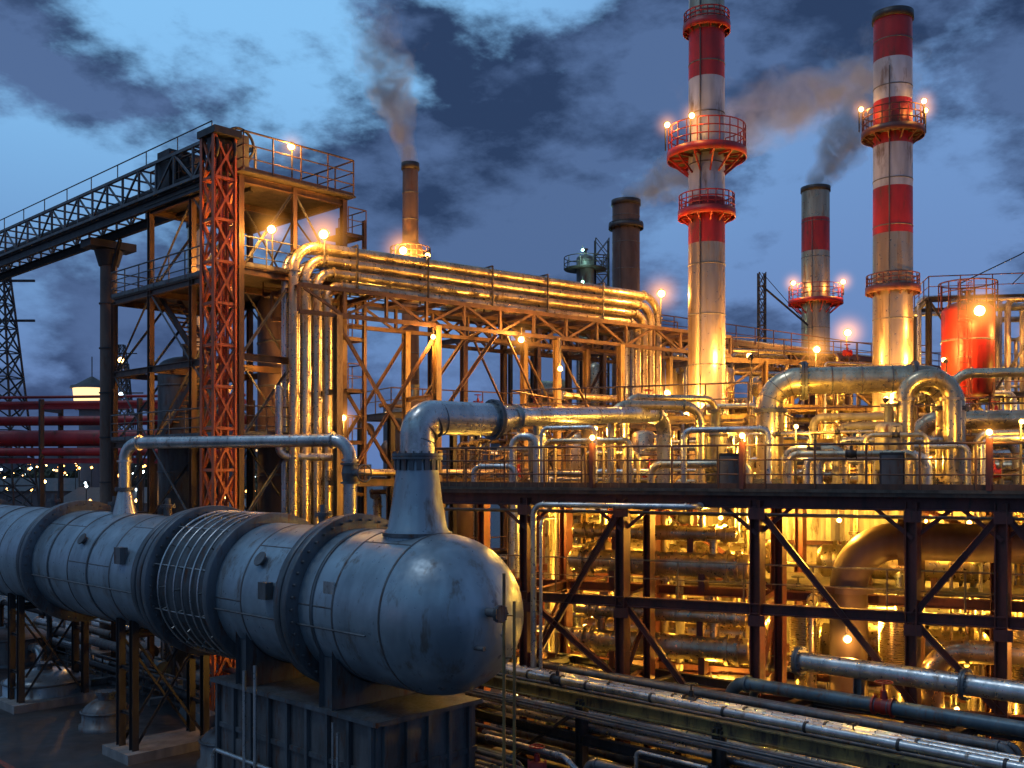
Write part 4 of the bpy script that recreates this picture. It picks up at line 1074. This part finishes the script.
rn = random.Random(101)
o = Obj('distant_city_skyline', (-150, 420, 0))
for k in range(90):
    x = rn.uniform(-420, 330); y = rn.uniform(330, 620); h = rn.uniform(6, 20) * (2.0 if rn.random() < .12 else 1); ww = rn.uniform(12, 34)
    o.use('buildings', M_bld); o.box((x, y, h / 2), (ww, 18, h))
    if rn.random() < .5: o.box((x + ww * .2, y, h + 1.5), (ww * .3, 8, 3))
    o.use('windows', E_win)
    for i in range(rn.randint(3, 16)):
        o.box((x + rn.uniform(-.45, .45) * ww, y - 9.05, rn.uniform(1.5, h - 1)), (rn.uniform(.8, 2), .1, .9))
o.done()
o = Obj('distant_yard_lights', (-60, 150, 0))
for k in range(200):
    y = rn.uniform(100, 330); x = -y * rn.uniform(.24, .56); z = rn.uniform(4.5, 10.5)
    o.use('masts', M_dark); o.cyl((x, y, 0), (x, y, z), .06, n=5)
    o.use('lights_%d' % (k % 3), (E_amber, E_cool, E_warm)[k % 3]); o.rev((x, y, z), Z, [(-.2, .01), (0, .12 + y * .0006), (.2, .01)], 8)
o.done()
o = Obj('distant_trees', (-90, 180, 0)); o.use('foliage', M_leaf)
for k in range(40):
    cx = rn.uniform(-170, -70) if k < 30 else rn.uniform(-60, 200); cy = rn.uniform(190, 260); R0 = rn.uniform(3, 5.5); cz = R0 * .9
    for i in range(300):
        dv = V((rn.gauss(0, 1), rn.gauss(0, 1), rn.gauss(0, 1))).normalized() * (R0 * rn.uniform(.5, 1.05)); dv.z *= 1.1
        p = V((cx, cy, cz + 1.5)) + dv; a = V((rn.uniform(-1, 1), rn.uniform(-1, 1), rn.uniform(-1, 1))).normalized() * .7; b = a.orthogonal().normalized() * .55
        o.add([p - a, p - b, p + a, p + b], [(0, 1, 2, 3)])
    o.use('trunks', M_dark); o.cyl((cx, cy, 0), (cx, cy, R0), .3, .15, 6); o.use('foliage', M_leaf)
o.done()
for x, y, ww, h in ((-75, 150, 24, 6), (-48, 128, 14, 5), (40, 110, 30, 12)):
    o = Obj('industrial_shed', (x, y, 0)); o.use('walls', M_bld); o.box((x, y, h / 2), (ww, 14, h))
    o.use('roof', M_dark)
    v_ = [V((x - ww / 2 - .4, y - 7.5, h)), V((x + ww / 2 + .4, y - 7.5, h)), V((x + ww / 2 + .4, y, h + 1.8)), V((x - ww / 2 - .4, y, h + 1.8)), V((x + ww / 2 + .4, y + 7.5, h)), V((x - ww / 2 - .4, y + 7.5, h))]
    o.add(v_, [(0, 1, 2, 3), (3, 2, 4, 5), (1, 4, 2), (0, 3, 5)])
    o.use('lit_windows', E_win)
    for i in range(int(ww / 4)):
        if i % 3 != 1: o.box((x - ww / 2 + 2 + i * 4, y - 7.03, h * .6), (1.4, .06, .7))
    o.use('doors', M_dark); o.box((x + ww * .2, y - 7.04, 1.6), (3, .08, 3.2)); o.done()

# ------------------------------------------------------------ lamps
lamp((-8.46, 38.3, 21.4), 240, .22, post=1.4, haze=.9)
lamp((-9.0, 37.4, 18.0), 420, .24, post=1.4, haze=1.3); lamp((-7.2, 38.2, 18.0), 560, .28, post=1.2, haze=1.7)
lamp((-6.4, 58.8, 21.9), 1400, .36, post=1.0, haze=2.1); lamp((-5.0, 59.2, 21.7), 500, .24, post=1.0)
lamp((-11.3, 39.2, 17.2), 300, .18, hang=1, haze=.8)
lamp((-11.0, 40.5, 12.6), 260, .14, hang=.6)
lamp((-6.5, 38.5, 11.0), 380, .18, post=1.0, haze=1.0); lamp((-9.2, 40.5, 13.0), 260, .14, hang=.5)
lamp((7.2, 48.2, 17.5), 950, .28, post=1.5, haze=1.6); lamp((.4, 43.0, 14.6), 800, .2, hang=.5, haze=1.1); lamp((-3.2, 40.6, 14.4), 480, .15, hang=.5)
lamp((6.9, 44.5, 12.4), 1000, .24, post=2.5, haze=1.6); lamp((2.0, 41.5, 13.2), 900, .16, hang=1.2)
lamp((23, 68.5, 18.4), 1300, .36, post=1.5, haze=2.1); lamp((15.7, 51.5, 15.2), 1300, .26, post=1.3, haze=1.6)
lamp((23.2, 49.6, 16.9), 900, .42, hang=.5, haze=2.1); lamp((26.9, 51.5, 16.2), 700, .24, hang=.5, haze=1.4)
lamp((-8, 45.5, 13.4), 150, .16, hang=.5, c=(.75, .9, 1), em=E_cool)
lamp((7.6, 43.6, 11.4), 1700, .2, post=2, d=(.4, .5, .9), name='stack_uplight'); lamp((10.4, 43.8, 14.0), 1200, .2, post=3, d=(-.4, .6, .6), name='stack_uplight')
lamp((18.4, 49.2, 12.5), 1900, .2, post=2, d=(.4, .6, .8), name='stack_uplight'); lamp((21.6, 50, 14.5), 1200, .2, post=3, d=(-.5, .5, .6), name='stack_uplight')
lamp((24, 81, 16), 2100, .2, post=3, d=(.3, .8, .6), name='stack_uplight')
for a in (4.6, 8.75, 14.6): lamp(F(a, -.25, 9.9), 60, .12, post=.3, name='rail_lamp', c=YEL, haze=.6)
for a, b in ((3.5, 3.2), (9.5, 4.2), (15.5, 3.5)): lamp(F(a, b, 10.3), 620, .1, post=1.8, c=YEL, name='deck_lamp')
for a in (1.4, 4.6, 7.6, 10.9, 14.2, 17.8):
    lamp(F(a, 2.5, 7.6), 600, .1, hang=.45, c=YEL, name='bulkhead_lamp'); lamp(F(a + .8, 5.6, 5.0), 700, .1, hang=.3, c=YEL, name='bulkhead_lamp')
    lamp(F(a - .3, 2.6, 2.6), 350, .1, hang=.4, c=YEL, name='bulkhead_lamp')
for a in (3, 8, 13, 18): lamp(F(a, 7.2, 7.4), 850, .1, hang=.5, c=YEL, name='bulkhead_lamp')
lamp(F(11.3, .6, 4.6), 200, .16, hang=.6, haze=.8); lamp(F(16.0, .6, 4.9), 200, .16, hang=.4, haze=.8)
lamp((-27, 50, 6.3), 160, .14, post=6.3, c=(.8, .95, 1), em=E_cool, name='yard_lamp'); lamp((-21, 52, 7), 200, .14, post=7, name='yard_lamp')

# ------------------------------------------------------------ smoke plumes
def plume(p, d, Ln, r0, r1, dens, colr=(.88, .91, .98)):
    m = bpy.data.materials.new('smoke'); m.use_nodes = True; nt = m.node_tree; n = nt.nodes; l = nt.links
    for x in list(n):
        if x.type == 'BSDF_PRINCIPLED': n.remove(x)
    out = n['Material Output']; pv = n.new('ShaderNodeVolumePrincipled'); l.new(pv.outputs[0], out.inputs['Volume']); pv.inputs['Color'].default_value = (*colr, 1)
    tc = n.new('ShaderNodeTexCoord')
    nz = n.new('ShaderNodeTexNoise'); nz.inputs['Scale'].default_value = .45; nz.inputs['Detail'].default_value = 2; l.new(tc.outputs['Object'], nz.inputs['Vector'])
    sb = n.new('ShaderNodeVectorMath'); sb.operation = 'SUBTRACT'; l.new(nz.outputs['Color'], sb.inputs[0]); sb.inputs[1].default_value = (.5, .5, .5)
    sp_ = n.new('ShaderNodeSeparateXYZ'); l.new(tc.outputs['Object'], sp_.inputs[0])
    def mt(op, a, b=None):
        q = n.new('ShaderNodeMath'); q.operation = op
        for i, x in enumerate((a, b)):
            if x is None: continue
            if isinstance(x, (int, float)): q.inputs[i].default_value = x
            else: l.new(x, q.inputs[i])
        return q.outputs[0]
    t = mt('DIVIDE', sp_.outputs[2], Ln)
    sc = n.new('ShaderNodeVectorMath'); sc.operation = 'SCALE'; l.new(sb.outputs[0], sc.inputs[0]); l.new(mt('MULTIPLY', t, r1 * 3.0), sc.inputs['Scale'])
    ad = n.new('ShaderNodeVectorMath'); ad.operation = 'ADD'; l.new(tc.outputs['Object'], ad.inputs[0]); l.new(sc.outputs[0], ad.inputs[1])
    s2 = n.new('ShaderNodeSeparateXYZ'); l.new(ad.outputs[0], s2.inputs[0])
    rad = mt('SQRT', mt('ADD', mt('MULTIPLY', s2.outputs[0], s2.outputs[0]), mt('MULTIPLY', s2.outputs[1], s2.outputs[1])))
    RR = mt('ADD', mt('MULTIPLY', t, (r1 - r0) * .8), r0)
    f = mt('MAXIMUM', mt('SUBTRACT', 1.0, mt('DIVIDE', rad, RR)), 0)
    fade = mt('MAXIMUM', mt('SUBTRACT', 1.0, t), 0)
    n2 = n.new('ShaderNodeTexNoise'); n2.inputs['Scale'].default_value = 1.1; n2.inputs['Detail'].default_value = 3; l.new(ad.outputs[0], n2.inputs['Vector'])
    n3 = mt('MAXIMUM', mt('SUBTRACT', n2.outputs[0], .30), 0)
    l.new(mt('MULTIPLY', mt('MULTIPLY', mt('MULTIPLY', f, fade), n3), dens), pv.inputs['Density'])
    o = Obj('smoke_plume', (0, 0, 0)); o.use('volume', m); o.rev((0, 0, 0), Z, [(0, .01), (.01, r0 * 1.1), (Ln, r1 * 1.5), (Ln + .01, .01)], 20)
    rt = o.done(); rt.location = p; rt.rotation_euler = V(d).to_track_quat('Z', 'Y').to_euler()
plume((-6.1, 60, 27.3), (-.22, 0, 1), 9.5, .55, 2.6, 14)
plume((25.8, 85, 33), (.55, 0, 1), 14, 1.2, 4.6, 9)
plume((19.2, 53.5, 30.2), (-1, 0, -.36), 10.5, 1.2, 2.8, 6)
plume((8.55, 75, 29.1), (1.0, 0, .6), 9, 1.0, 2.8, 10)
